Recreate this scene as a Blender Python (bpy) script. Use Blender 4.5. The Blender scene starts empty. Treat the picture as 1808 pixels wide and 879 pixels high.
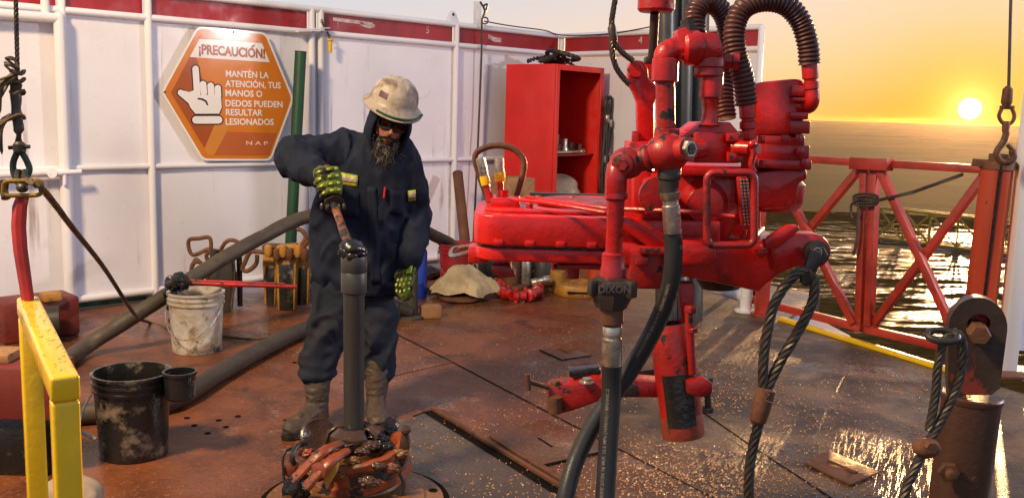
import bpy, bmesh, math, random
from mathutils import Vector as V, Matrix, noise, Quaternion
random.seed(7)
sc = bpy.context.scene
COL = sc.collection
rad = math.radians

# ---------------------------------------------------------------- camera
F_PX, PITCH, ROLL, CAM_H = 1690.0, rad(8.25), rad(1.55), 1.65
FW = V((0, math.cos(PITCH), -math.sin(PITCH)))
R0 = V((1, 0, 0)); U0 = V((0, math.sin(PITCH), math.cos(PITCH)))
RR = math.cos(ROLL)*R0 + math.sin(ROLL)*U0
UU = math.cos(ROLL)*U0 - math.sin(ROLL)*R0
CAM = V((0, 0, CAM_H))
cd = bpy.data.cameras.new('camera'); cam = bpy.data.objects.new('camera', cd); COL.objects.link(cam)
cam.matrix_world = Matrix(((RR.x, UU.x, -FW.x, 0), (RR.y, UU.y, -FW.y, 0), (RR.z, UU.z, -FW.z, CAM_H), (0, 0, 0, 1)))
cd.sensor_width = 36.0; cd.lens = 36.0*F_PX/1808.0; cd.clip_start = 0.05; cd.clip_end = 20000
sc.camera = cam

# ---------------------------------------------------------------- sky, sun, exposure
SUN_AZ, SUN_EL = rad(25.1), rad(0.72)          # azimuth to the right of +Y
LAMP_EL = rad(1.9)
SD = V((math.sin(SUN_AZ)*math.cos(SUN_EL), math.cos(SUN_AZ)*math.cos(SUN_EL), math.sin(SUN_EL)))
world = bpy.data.worlds.new('World'); sc.world = world; world.use_nodes = True
nt = world.node_tree; nt.nodes.clear()
def N(tree, typ, **kw):
    n = tree.nodes.new(typ)
    for k, v in kw.items(): setattr(n, k, v)
    return n
def ramp(tree, stops, interp='LINEAR'):
    n = tree.nodes.new('ShaderNodeValToRGB'); n.color_ramp.interpolation = interp
    e = n.color_ramp.elements
    while len(e) > 1: e.remove(e[-1])
    e[0].position = stops[0][0]; c = stops[0][1]; e[0].color = (*c, 1) if not isinstance(c, (int, float)) else (c, c, c, 1)
    for p, c in stops[1:]:
        el = e.new(p); el.color = (*c, 1) if not isinstance(c, (int, float)) else (c, c, c, 1)
    return n
def math_node(tree, op, a, b=None):
    n = tree.nodes.new('ShaderNodeMath'); n.operation = op
    for i, x in enumerate((a, b)):
        if x is None: continue
        if isinstance(x, (int, float)): n.inputs[i].default_value = x
        else: tree.links.new(x, n.inputs[i])
    return n.outputs[0]
sky = N(nt, 'ShaderNodeTexSky', sky_type='NISHITA', sun_disc=False)
sky.sun_elevation = rad(2.2); sky.sun_rotation = SUN_AZ; sky.dust_density = 0.7; sky.air_density = 1.0; sky.ozone_density = 3.0; sky.altitude = 300
bg = N(nt, 'ShaderNodeBackground'); bg.inputs['Strength'].default_value = 0.05
nt.links.new(sky.outputs[0], bg.inputs['Color'])
# the air's glow round the low sun
geo = N(nt, 'ShaderNodeTexCoord')
nrm = N(nt, 'ShaderNodeVectorMath', operation='NORMALIZE'); nt.links.new(geo.outputs['Generated'], nrm.inputs[0])
dot = N(nt, 'ShaderNodeVectorMath', operation='DOT_PRODUCT'); nt.links.new(nrm.outputs[0], dot.inputs[0]); dot.inputs[1].default_value = SD
sep = N(nt, 'ShaderNodeSeparateXYZ'); nt.links.new(nrm.outputs[0], sep.inputs[0])
ang = math_node(nt, 'ARCCOSINE', math_node(nt, 'MINIMUM', dot.outputs['Value'], 0.9999999))
angd = math_node(nt, 'MULTIPLY', ang, 180/math.pi)
def lobe(width):      # exp(-(angle/width))
    return math_node(nt, 'EXPONENT', math_node(nt, 'MULTIPLY', angd, -1.0/width))
el = math_node(nt, 'MAXIMUM', sep.outputs['Z'], 0.0)
def elv(width):
    return math_node(nt, 'EXPONENT', math_node(nt, 'MULTIPLY', el, -1.0/math.sin(rad(width))))
def add_glow(col, strength, fac, prev):
    b = N(nt, 'ShaderNodeBackground'); b.inputs['Color'].default_value = (*col, 1)
    nt.links.new(math_node(nt, 'MULTIPLY', fac, strength), b.inputs['Strength'])
    a = N(nt, 'ShaderNodeAddShader'); nt.links.new(prev, a.inputs[0]); nt.links.new(b.outputs[0], a.inputs[1])
    return a.outputs[0]
def mix_glow(col, strength, fac, prev):
    b = N(nt, 'ShaderNodeBackground'); b.inputs['Color'].default_value = (*col, 1); b.inputs['Strength'].default_value = strength
    a = N(nt, 'ShaderNodeMixShader'); nt.links.new(fac, a.inputs[0]); nt.links.new(prev, a.inputs[1]); nt.links.new(b.outputs[0], a.inputs[2])
    return a.outputs[0]
sh = add_glow((.62, .71, .91), .74, math_node(nt, 'ADD', .35, math_node(nt, 'MULTIPLY', elv(28), .65)), bg.outputs[0])
sh = mix_glow((1.0, .62, .19), .90, math_node(nt, 'MULTIPLY', lobe(32), elv(7.0)), sh)
sh = mix_glow((1.0, .40, .055), .86, math_node(nt, 'MULTIPLY', lobe(29), elv(5.2)), sh)
sh = mix_glow((1.0, .46, .022), .95, lobe(4.2), sh)
sh = add_glow((1.0, .75, .25), 1.6, lobe(.75), sh)
disc = N(nt, 'ShaderNodeMapRange', interpolation_type='SMOOTHSTEP')
nt.links.new(angd, disc.inputs['Value'])
disc.inputs['From Min'].default_value = 0.60; disc.inputs['From Max'].default_value = 0.40; disc.inputs['To Min'].default_value = 0; disc.inputs['To Max'].default_value = 1
sh = add_glow((1.0, 0.82, 0.45), 14.0, disc.outputs[0], sh)
out = N(nt, 'ShaderNodeOutputWorld'); nt.links.new(sh, out.inputs['Surface'])

sun = bpy.data.lights.new('sun', 'SUN'); sun.energy = 4.0; sun.color = (1.0, 0.55, 0.22); sun.angle = rad(0.5)
so = bpy.data.objects.new('sun', sun); COL.objects.link(so)
LD = V((math.sin(SUN_AZ)*math.cos(LAMP_EL), math.cos(SUN_AZ)*math.cos(LAMP_EL), math.sin(LAMP_EL)))
so.rotation_euler = LD.to_track_quat('Z', 'Y').to_euler()
# the rig's two floodlights: their glare is on the sign, their shadows on the white walls
def flood(name, loc, aim, power, col, size):
    l = bpy.data.lights.new(name, 'AREA'); l.shape = 'DISK'; l.size = size; l.energy = power; l.color = col
    o = bpy.data.objects.new(name, l); COL.objects.link(o); o.location = loc
    o.rotation_euler = (V(loc)-V(aim)).to_track_quat('Z', 'Y').to_euler()
    return o
flood('floodlight', (7.06, 5.47, 3.12), (-1.0, 7.8, 1.0), 155, (1.0, 0.88, 0.92), 0.26)
flood('floodlight', (-3.6, 1.5, 5.2), (-0.5, 7.5, 0.6), 500, (1.0, 0.72, 0.40), 0.9)
vs = sc.view_settings; vs.view_transform = 'Standard'; vs.look = 'None'; vs.exposure = 0.40; vs.gamma = 1.0; vs.use_curve_mapping = False
sc.cycles.max_bounces = 6; sc.cycles.use_denoising = True; sc.cycles.sample_clamp_indirect = 6.0; sc.cycles.caustics_reflective = False

# ---------------------------------------------------------------- helpers
def ray(px, py): return FW + (px-904)/F_PX*RR + (439.5-py)/F_PX*UU
def at(px, py, Y):                      # a point of the place seen at a pixel, Y metres ahead
    d = ray(px, py); return CAM + d*(Y/d.y)
def ground(px, py, z=0.0):
    d = ray(px, py); return CAM + d*((z-CAM_H)/d.z)
def px_m(n, Y): return n*Y/F_PX
def lin(h):
    c = [int(h[i:i+2], 16)/255 for i in (0, 2, 4)]
    return tuple(x/12.92 if x <= .04045 else ((x+.055)/1.055)**2.4 for x in c)

def frame(d):                           # orthonormal frame with z along d
    d = d.normalized(); a = V((0, 0, 1)) if abs(d.z) < .9 else V((1, 0, 0))
    x = a.cross(d).normalized(); return x, d.cross(x)
class MB:
    def __init__(s): s.bm = bmesh.new()
    def poly_prism(s, pts, ext, bevel=0.0, seg=2):
        """closed outline (3-D points, planar) pushed along the vector ext"""
        bm = bmesh.new(); ext = V(ext)
        a = [bm.verts.new(p) for p in pts]; b = [bm.verts.new(V(p)+ext) for p in pts]; n = len(a)
        f1 = bm.faces.new(a); f2 = bm.faces.new(b[::-1])
        for i in range(n): bm.faces.new((a[i], b[i], b[(i+1) % n], a[(i+1) % n]))
        bmesh.ops.recalc_face_normals(bm, faces=bm.faces)
        if bevel: bmesh.ops.bevel(bm, geom=list(bm.edges), offset=bevel, segments=seg, profile=.5, affect='EDGES', clamp_overlap=True)
        s.merge(bm)
    def merge(s, bm):
        me = bpy.data.meshes.new('tmp'); bm.to_mesh(me); bm.free(); s.bm.from_mesh(me); bpy.data.meshes.remove(me)
    def box(s, c, size, M=None, bevel=0.0, seg=2):
        bm = bmesh.new(); bmesh.ops.create_cube(bm, size=1.0)
        for v in bm.verts: v.co = V((v.co.x*size[0], v.co.y*size[1], v.co.z*size[2]))
        if bevel: bmesh.ops.bevel(bm, geom=list(bm.edges), offset=min(bevel, min(size)*.45), segments=seg, profile=.5, affect='EDGES', clamp_overlap=True)
        T = Matrix.Translation(V(c)) @ (M.to_4x4() if M is not None else Matrix.Identity(4))
        bmesh.ops.transform(bm, matrix=T, verts=bm.verts); s.merge(bm)
    def bar(s, a, b, w, h=None, up=(0, 0, 1), bevel=0.0):
        a, b = V(a), V(b); d = (b-a); L = d.length; d.normalize(); up = V(up)
        x = up.cross(d)
        if x.length < 1e-4: x = V((1, 0, 0)).cross(d)
        x.normalize(); y = d.cross(x)
        s.box((a+b)/2, (w, h or w, L), Matrix((x, y, d)).transposed(), bevel)
    def tube(s, pts, r, n=10, cap=True, closed=False, flat=None):
        pts = [V(p) for p in pts]; m = len(pts); rs = r if isinstance(r, (list, tuple)) else [r]*m
        rings = []; prev = None
        for i, p in enumerate(pts):
            if closed: t = pts[(i+1) % m]-pts[i-1]
            else: t = pts[min(i+1, m-1)]-pts[max(i-1, 0)]
            if t.length < 1e-9: t = V((0, 0, 1))
            t.normalize()
            if prev is None: x, y = frame(t)
            else:
                x = prev - t*prev.dot(t)
                if x.length < 1e-6: x, y = frame(t)
                x.normalize(); y = t.cross(x)
            prev = x
            rings.append([s.bm.verts.new(p + (x*math.cos(k*2*math.pi/n) + y*math.sin(k*2*math.pi/n)*(flat or 1))*rs[i]) for k in range(n)])
        for i in range(m if closed else m-1):
            a, b = rings[i], rings[(i+1) % m]
            for k in range(n): s.bm.faces.new((a[k], a[(k+1) % n], b[(k+1) % n], b[k]))
        if cap and not closed:
            s.bm.faces.new(rings[0][::-1]); s.bm.faces.new(rings[-1])
    def cyl(s, a, b, r, r2=None, n=20): s.tube([a, b], [r, r2 if r2 is not None else r], n)
    def lathe(s, a, axis, prof, n=24, cap=True):
        """profile [(radius, height along axis)] turned about axis from point a"""
        a = V(a); axis = V(axis).normalized(); x, y = frame(axis); rings = []
        for r, h in prof:
            rings.append([s.bm.verts.new(a+axis*h+(x*math.cos(k*2*math.pi/n)+y*math.sin(k*2*math.pi/n))*max(r, 1e-4)) for k in range(n)])
        for i in range(len(rings)-1):
            for k in range(n): s.bm.faces.new((rings[i][k], rings[i][(k+1) % n], rings[i+1][(k+1) % n], rings[i+1][k]))
        if cap:
            s.bm.faces.new(rings[0][::-1]); s.bm.faces.new(rings[-1])
    def hexnut(s, a, axis, r, h, hole=0):
        s.lathe(a, axis, [(r*.92, 0), (r, h*.12), (r, h*.88), (r*.92, h)], n=6)
    def ball(s, c, r, sc3=(1, 1, 1), sub=2, M=None, jit=0, seed=0, fr=3.0):
        bm = bmesh.new(); bmesh.ops.create_icosphere(bm, subdivisions=sub, radius=1)
        for v in bm.verts:
            k = 1 + (jit*noise.noise(v.co*fr+V((seed*3.1, seed*1.7, seed))) if jit else 0)
            v.co = V((v.co.x*r*sc3[0], v.co.y*r*sc3[1], v.co.z*r*sc3[2]))*k
        T = Matrix.Translation(V(c)) @ (M.to_4x4() if M is not None else Matrix.Identity(4))
        bmesh.ops.transform(bm, matrix=T, verts=bm.verts); s.merge(bm)
    def sheet(s, rows):
        g = [[s.bm.verts.new(p) for p in r] for r in rows]
        for i in range(len(g)-1):
            for k in range(len(g[0])-1): s.bm.faces.new((g[i][k], g[i+1][k], g[i+1][k+1], g[i][k+1]))
    def jitter(s, amp, fr, seed=0):
        for v in s.bm.verts: v.co += noise.noise_vector(v.co*fr+V((seed, seed*2.3, 0)))*amp
    def build(s, name, material, parent=None, smooth=True, ang=35, label=None, kind=None):
        me = bpy.data.meshes.new(name)
        bmesh.ops.recalc_face_normals(s.bm, faces=s.bm.faces)
        o = bpy.data.objects.new(name, me); COL.objects.link(o)
        off = V((0, 0, 0)); q = parent
        while q is not None: off += q.location; q = q.parent
        for v in s.bm.verts: v.co -= off
        s.bm.to_mesh(me); s.bm.free()
        for m in (material if isinstance(material, list) else [material]): me.materials.append(m)
        if smooth:
            me.polygons.foreach_set('use_smooth', [True]*len(me.polygons))
            me.set_sharp_from_angle(angle=rad(ang))
        if parent is not None: o.parent = parent
        if label: o['label'] = label
        if kind: o['kind'] = kind
        return o
def thing(name, label, cat, loc, group=None):
    o = bpy.data.objects.new(name, None); COL.objects.link(o); o.location = V(loc); o.empty_display_size = .05
    o['label'] = label; o['category'] = cat
    if group: o['group'] = group
    return o
def tag(o, label, cat, group=None):
    o['label'] = label; o['category'] = cat
    if group: o['group'] = group
    return o
def rebase(o, loc):                      # put a one-mesh thing's origin at its base
    loc = V(loc)
    for v in o.data.vertices: v.co -= loc
    o.location = loc
    return o
def bez(pts, n=10):                      # smooth curve through points
    P = [V(p) for p in pts]; res = []
    for i in range(len(P)-1):
        p0, p1, p2, p3 = P[max(i-1, 0)], P[i], P[i+1], P[min(i+2, len(P)-1)]
        for k in range(n):
            t = k/n
            res.append(.5*((2*p1)+(p2-p0)*t+(2*p0-5*p1+4*p2-p3)*t*t+(3*p1-p0-3*p2+p3)*t**3))
    return res+[P[-1]]
def rope_mesh(mb, pts, r, twist=22, strands=5):
    """laid wire rope: strands wound about the line"""
    acc = 0; L = [0]
    for i in range(1, len(pts)): acc += (V(pts[i])-V(pts[i-1])).length; L.append(acc)
    m = max(int(acc/(r*1.1)), len(pts)); fine = []
    j = 0
    for k in range(m+1):
        s = acc*k/m
        while j < len(L)-2 and L[j+1] < s: j += 1
        t = (s-L[j])/max(L[j+1]-L[j], 1e-9); fine.append(V(pts[j]).lerp(V(pts[j+1]), t))
    tv = [(fine[min(i+1, m)]-fine[max(i-1, 0)]).normalized() for i in range(m+1)]
    x = frame(tv[0])[0]; fr = []
    for t in tv:
        x = (x-t*x.dot(t)).normalized(); fr.append((x, t.cross(x)))
    for q in range(strands):
        path = []
        for i in range(m+1):
            a = q*2*math.pi/strands + i*acc/m/r*.75
            path.append(fine[i]+(fr[i][0]*math.cos(a)+fr[i][1]*math.sin(a))*r*.58)
        mb.tube(path, r*.46, 6)

# ---------------------------------------------------------------- materials
def base_mat(name):
    m = bpy.data.materials.new(name); m.use_nodes = True; t = m.node_tree
    return m, t, t.nodes['Principled BSDF']
def noise_node(t, scale, detail=4, rough=.6, vec=None, dist=0):
    n = t.nodes.new('ShaderNodeTexNoise'); n.inputs['Scale'].default_value = scale; n.inputs['Detail'].default_value = detail
    n.inputs['Roughness'].default_value = rough; n.inputs['Distortion'].default_value = dist
    if vec is not None: t.links.new(vec, n.inputs['Vector'])
    return n.outputs['Fac']
def mixc(t, fac, a, b):
    n = t.nodes.new('ShaderNodeMix'); n.data_type = 'RGBA'
    for s, x in ((n.inputs[0], fac), (n.inputs[6], a), (n.inputs[7], b)):
        if isinstance(x, (int, float)): s.default_value = x
        elif isinstance(x, tuple): s.default_value = (*x, 1)
        else: t.links.new(x, s)
    return n.outputs[2]
def step(t, v, lo, hi):
    n = t.nodes.new('ShaderNodeMapRange'); n.interpolation_type = 'SMOOTHSTEP'; t.links.new(v, n.inputs['Value'])
    n.inputs['From Min'].default_value = lo; n.inputs['From Max'].default_value = hi
    return n.outputs[0]
def worn(name, base, dirt=None, chip=None, rough=.4, metal=0.0, dirt_amt=.5, chip_amt=.35, scale=6.0, chip_scale=14.0, bump=.15, coat=0.0, var=.25, streak=False, bump_scale=60, rough_var=.15, chip_soft=.035, edge=None):
    """painted or bare surface with tone drift, grime patches, chips and uneven gloss"""
    m, t, b = base_mat(name)
    tc = t.nodes.new('ShaderNodeTexCoord'); vec = tc.outputs['Object']
    if streak:
        mp = t.nodes.new('ShaderNodeMapping'); mp.inputs['Scale'].default_value = (1, 1, .18); t.links.new(vec, mp.inputs[0]); vec = mp.outputs[0]
    n1 = noise_node(t, scale*.5, 3, .6, vec)
    dk = tuple(c*(1-var) for c in base); lt = tuple(min(1, c*(1+var)) for c in base)
    col = mixc(t, step(t, n1, .35, .65), dk, lt)
    if dirt:
        n2 = noise_node(t, scale, 8, .7, vec, .4)
        thr = .72-.4*dirt_amt
        col = mixc(t, step(t, n2, thr, thr+.22), col, dirt)
    msk = None
    if chip:
        n3 = noise_node(t, chip_scale, 6, .65, tc.outputs['Object'])
        thr = .76-.4*chip_amt
        msk = step(t, n3, thr, thr+chip_soft); col = mixc(t, msk, col, chip)
    if edge:      # paint rubbed off along the corners
        bv = t.nodes.new('ShaderNodeBevel'); bv.samples = 4; bv.inputs['Radius'].default_value = edge[1]
        gm = t.nodes.new('ShaderNodeNewGeometry'); dp_ = t.nodes.new('ShaderNodeVectorMath'); dp_.operation = 'DOT_PRODUCT'
        t.links.new(bv.outputs[0], dp_.inputs[0]); t.links.new(gm.outputs['Normal'], dp_.inputs[1])
        en = noise_node(t, 30, 5, .7, tc.outputs['Object']); ev = math_node(t, 'ADD', math_node(t, 'SUBTRACT', 1.0, dp_.outputs['Value']), math_node(t, 'MULTIPLY', math_node(t, 'SUBTRACT', en, .5), .35))
        col = mixc(t, step(t, ev, .07, .16), col, edge[0])
    t.links.new(col, b.inputs['Base Color']); b.inputs['Metallic'].default_value = metal
    n4 = noise_node(t, scale*2.3, 5, .6, vec)
    r = t.nodes.new('ShaderNodeMapRange'); t.links.new(n4, r.inputs[0]); r.inputs['From Min'].default_value = .3; r.inputs['From Max'].default_value = .7
    r.inputs['To Min'].default_value = max(.03, rough-rough_var); r.inputs['To Max'].default_value = min(1, rough+rough_var); rr = r.outputs[0]
    if msk is not None:
        a = t.nodes.new('ShaderNodeMath'); a.operation = 'MULTIPLY_ADD'; t.links.new(msk, a.inputs[0]); a.inputs[1].default_value = .3; t.links.new(rr, a.inputs[2]); a.use_clamp = True; rr = a.outputs[0]
    t.links.new(rr, b.inputs['Roughness'])
    if coat: b.inputs['Coat Weight'].default_value = coat; b.inputs['Coat Roughness'].default_value = .12
    if bump:
        n5 = noise_node(t, bump_scale, 4, .6, tc.outputs['Object'])
        bp = t.nodes.new('ShaderNodeBump'); bp.inputs['Strength'].default_value = bump; bp.inputs['Distance'].default_value = .004
        t.links.new(n5, bp.inputs['Height']); t.links.new(bp.outputs[0], b.inputs['Normal'])
    return m
M = {}
RUST, GRIME, BLACKG = (.10, .035, .014), (.05, .03, .02), (.012, .010, .009)
M['white_steel'] = worn('white painted steel', (.76, .74, .77), (.46, .40, .38), (.16, .09, .05), .42, dirt_amt=.30, chip_amt=.10, scale=1.6, chip_scale=26, bump=.25, bump_scale=35, var=.06)
def wall_paint():
    m = worn('white painted wall sheet', (.77, .75, .80), (.50, .44, .44), (.20, .12, .07), .36, dirt_amt=.28, chip_amt=.05, scale=1.3, chip_scale=30, bump=.3, bump_scale=28, var=.06)
    t = m.node_tree; b = t.nodes['Principled BSDF']; src = b.inputs['Base Color'].links[0].from_socket
    tc = t.nodes.new('ShaderNodeTexCoord'); mp = t.nodes.new('ShaderNodeMapping'); mp.inputs['Scale'].default_value = (9, 9, .55); t.links.new(tc.outputs['Object'], mp.inputs[0])
    dr = step(t, noise_node(t, 1.0, 6, .62, mp.outputs[0]), .56, .72); pat = step(t, noise_node(t, 1.1, 4, .6, tc.outputs['Object']), .42, .58)
    c = mixc(t, math_node(t, 'MULTIPLY', math_node(t, 'MULTIPLY', dr, pat), .8), src, (.30, .20, .15))
    sm = step(t, noise_node(t, 5.5, 7, .75, tc.outputs['Object'], 1.0), .60, .74); c = mixc(t, math_node(t, 'MULTIPLY', sm, .35), c, (.30, .26, .25))
    t.links.new(c, b.inputs['Base Color']); return m
M['wall_paint'] = wall_paint()
M['red_band'] = worn('dark red band paint', (.30, .012, .016), (.12, .02, .02), (.5, .3, .3), .45, dirt_amt=.4, chip_amt=.12, scale=3, var=.2)
M['red'] = worn('glossy red machine paint', (.50, .009, .006), (.19, .007, .006), BLACKG, .34, dirt_amt=.56, chip_amt=.20, scale=6, chip_scale=38, bump=.35, coat=.15, var=.3, edge=((.10, .012, .010), .008))
M['red_worn'] = worn('battered red paint', (.40, .010, .008), (.09, .016, .012), BLACKG, .40, dirt_amt=.6, chip_amt=.42, scale=6, chip_scale=18, bump=.5, coat=.10, var=.3, edge=((.05, .015, .012), .010))
M['red_locker'] = worn('bright red locker paint', (.62, .012, .006), (.38, .010, .006), RUST, .40, dirt_amt=.35, chip_amt=.08, scale=3, bump=.12, var=.1)
M['red_fence'] = worn('red railing paint', (.34, .028, .016), (.14, .03, .015), RUST, .42, dirt_amt=.5, chip_amt=.3, scale=6, chip_scale=26, edge=((.09, .03, .015), .010))
M['orange_post'] = worn('orange red post paint', (.42, .045, .010), (.18, .022, .01), BLACKG, .4, dirt_amt=.5, chip_amt=.3, scale=4, streak=True)
M['yellow'] = worn('thick yellow rail paint', (.82, .52, .01), (.55, .30, .01), (.14, .06, .01), .28, dirt_amt=.25, chip_amt=.06, scale=5, chip_scale=30, bump=.5, bump_scale=22, coat=.4, var=.06, edge=((.30, .13, .01), .004))
M['rust'] = worn('rusted steel', (.14, .055, .025), (.05, .022, .012), (.22, .10, .05), .65, dirt_amt=.6, chip_amt=.3, scale=8, bump=.6, metal=.2)
M['dark_steel'] = worn('oily dark steel', (.050, .040, .032), (.022, .015, .011), (.12, .055, .028), .42, metal=.3, dirt_amt=.5, chip_amt=.25, scale=7, bump=.3)
M['pipe_steel'] = worn('scuffed grey drill pipe', (.075, .075, .072), (.035, .030, .026), (.13, .10, .07), .40, metal=.5, dirt_amt=.5, chip_amt=.16, scale=5, bump=.3, streak=True)
M['bright_steel'] = worn('worn bare steel', (.50, .44, .36), (.16, .10, .06), None, .32, metal=.85, dirt_amt=.5, scale=14, bump=.3)
M['rope'] = worn('greasy wire rope', (.055, .042, .032), (.02, .015, .012), (.10, .05, .03), .45, metal=.3, dirt_amt=.5, chip_amt=.3, scale=20, bump=.4)
M['hose'] = worn('black hydraulic rubber', (.020, .019, .018), (.045, .036, .028), (.07, .05, .035), .42, dirt_amt=.4, chip_amt=.16, scale=5, bump=.2)
M['muddy_hose'] = worn('mud coated rubber hose', (.062, .045, .030), (.025, .019, .015), (.11, .075, .045), .6, dirt_amt=.5, chip_amt=.3, scale=5, bump=.4)
M['spiral'] = worn('brown plastic spiral guard', (.075, .024, .020), (.03, .014, .012), (.14, .05, .03), .42, dirt_amt=.5, chip_amt=.3, scale=8, bump=.2)
M['grease'] = worn('black thread grease', (.012, .011, .010), (.03, .024, .02), None, .16, scale=12, bump=.9, bump_scale=40)
M['green_paint'] = worn('dark green paint', (.008, .062, .026), (.012, .022, .014), RUST, .5, dirt_amt=.6, chip_amt=.28, scale=6, streak=True, var=.4)
M['black_plastic'] = worn('tarry black plastic', (.013, .012, .011), (.035, .028, .022), (.20, .15, .10), .25, dirt_amt=.4, chip_amt=.60, scale=5, chip_scale=8, chip_soft=.16, bump=.5)
M['white_plastic'] = worn('grubby white plastic', (.55, .50, .44), (.30, .22, .13), (.035, .028, .022), .42, dirt_amt=.75, chip_amt=.54, scale=6, chip_scale=9, chip_soft=.14, bump=.2)
M['wood'] = worn('rough timber', (.30, .15, .06), (.12, .05, .02), None, .75, dirt_amt=.5, scale=9, bump=.5)
M['letter_white'] = worn('white sign print', (.80, .77, .74), None, None, .35, var=.03, bump=0)
M['dark_print'] = worn('dark outline print', (.05, .02, .012), None, None, .4, var=.05, bump=0)

# ---------------------------------------------------------------- ground far below, floor, walls
CORNER = V((0.506, 11.25, 0)); DL = V((-.7071, -.7071, 0)); NL = V((.7071, -.7071, 0)); DR = V((.7071, -.7071, 0)); NR = V((-.7071, -.7071, 0))
UPZ = V((0, 0, 1))
def WL(s, z, off=0.0): return CORNER + DL*s + NL*off + UPZ*z
def WR(s, z, off=0.0): return CORNER + DR*s + NR*off + UPZ*z
def on_plane(px, py, p0, n):
    d = ray(px, py); return CAM + d*((p0-CAM).dot(n)/d.dot(n))
def sL(px, py, off=0.0): p = on_plane(px, py, CORNER+NL*off, NL); return (p-CORNER).dot(DL), p.z
def sR(px, py, off=0.0): p = on_plane(px, py, CORNER+NR*off, NR); return (p-CORNER).dot(DR), p.z
GZ = -6.0; HAZE = 0.09e-4
# ground: one sheet to the horizon, wet near the rig
def ground_material():
    m, t, b = base_mat('steppe earth'); tc = t.nodes.new('ShaderNodeTexCoord'); v = tc.outputs['Object']
    n1 = noise_node(t, .011, 9, .72, v); n2 = noise_node(t, .07, 9, .75, v)
    c = mixc(t, step(t, n1, .42, .58), (.055, .040, .006), (.12, .062, .010)); c = mixc(t, step(t, n2, .48, .62), c, (.045, .024, .006))
    t.links.new(c, b.inputs['Base Color']); b.inputs['Roughness'].default_value = .95; b.inputs['Specular IOR Level'].default_value = .1
    return m
def pond_material():
    m, t, b = base_mat('muddy rippled water'); tc = t.nodes.new('ShaderNodeTexCoord')
    mp = t.nodes.new('ShaderNodeMapping'); mp.inputs['Rotation'].default_value = (0, 0, SUN_AZ); mp.inputs['Scale'].default_value = (.30, 1.0, 1); t.links.new(tc.outputs['Object'], mp.inputs[0])
    n0 = noise_node(t, .75, 5, .66, mp.outputs[0], 1.2); n1 = noise_node(t, 2.2, 4, .6, mp.outputs[0], .8)
    sx_ = t.nodes.new('ShaderNodeSeparateXYZ'); t.links.new(tc.outputs['Object'], sx_.inputs[0])
    ex = math_node(t, 'DIVIDE', math_node(t, 'SUBTRACT', sx_.outputs['X'], 27.0), 22.0); ey = math_node(t, 'DIVIDE', math_node(t, 'SUBTRACT', sx_.outputs['Y'], 48.0), 30.0)
    rr = math_node(t, 'SQRT', math_node(t, 'ADD', math_node(t, 'MULTIPLY', ex, ex), math_node(t, 'MULTIPLY', ey, ey)))
    n0 = math_node(t, 'SUBTRACT', n0, math_node(t, 'MULTIPLY', step(t, rr, .45, 1.0), .16)); wet = step(t, n0, .48, .55)
    t.links.new(mixc(t, wet, mixc(t, step(t, n1, .4, .6), (.095, .052, .014), (.15, .085, .028)), (.07, .042, .018)), b.inputs['Base Color'])
    r = t.nodes.new('ShaderNodeMapRange'); t.links.new(wet, r.inputs[0]); r.inputs['To Min'].default_value = .95; r.inputs['To Max'].default_value = .14; t.links.new(r.outputs[0], b.inputs['Roughness'])
    sp = t.nodes.new('ShaderNodeMapRange'); t.links.new(wet, sp.inputs[0]); sp.inputs['To Min'].default_value = .0; sp.inputs['To Max'].default_value = .5; t.links.new(sp.outputs[0], b.inputs['Specular IOR Level'])
    bp = t.nodes.new('ShaderNodeBump'); bp.inputs['Strength'].default_value = 1.0; bp.inputs['Distance'].default_value = .55; t.links.new(n1, bp.inputs['Height']); t.links.new(bp.outputs[0], b.inputs['Normal'])
    return m
mb = MB(); Rg = 3600
rings = [0, 30, 80, 200, 500, 1000, 1800, 2700, Rg]
pts = []
for r in rings[1:]:
    row = []
    for k in range(96):
        a = k*2*math.pi/96; x, y = r*math.cos(a), r*math.sin(a)
        hz = 0 if r < 300 else (noise.noise(V((x*.0006, y*.0006, 0)))*.0016*r)
        row.append(mb.bm.verts.new((x, y, GZ+hz)))
    pts.append(row)
cv = mb.bm.verts.new((0, 0, GZ))
for k in range(96): mb.bm.faces.new((cv, pts[0][k], pts[0][(k+1) % 96]))
for i in range(len(pts)-1):
    for k in range(96): mb.bm.faces.new((pts[i][k], pts[i+1][k], pts[i+1][(k+1) % 96], pts[i][(k+1) % 96]))
mb.build('ground', ground_material(), kind='structure')
# haze volume tinted orange, added for the sun's glow over the land
mb = MB(); mb.box((0, 0, (GZ-5.8+6.0)/2-1.0), (7400, 7400, 6.0-GZ+7.6)); hz = mb.build('haze', bpy.data.materials.new('haze'), kind='stuff', smooth=False)
hm = hz.data.materials[0]; hm.use_nodes = True; ht = hm.node_tree; ht.nodes.clear()
pv = N(ht, 'ShaderNodeVolumePrincipled'); pv.inputs['Color'].default_value = (.95, .62, .28, 1); pv.inputs['Density'].default_value = HAZE; pv.inputs['Anisotropy'].default_value = .90
ho = N(ht, 'ShaderNodeOutputMaterial'); ht.links.new(pv.outputs[0], ho.inputs['Volume'])
mb = MB()   # shallow reserve pond beyond the rig
row = []
for k in range(40):
    a = k*2*math.pi/40; q = 1+.18*noise.noise(V((math.cos(a)*1.3, math.sin(a)*1.3, 5)))
    row.append(V((27+22*math.cos(a)*q, 48+30*math.sin(a)*q, GZ+.05)))
mb.bm.faces.new([mb.bm.verts.new(p) for p in row])
mb.build('water', pond_material(), kind='structure')

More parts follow.
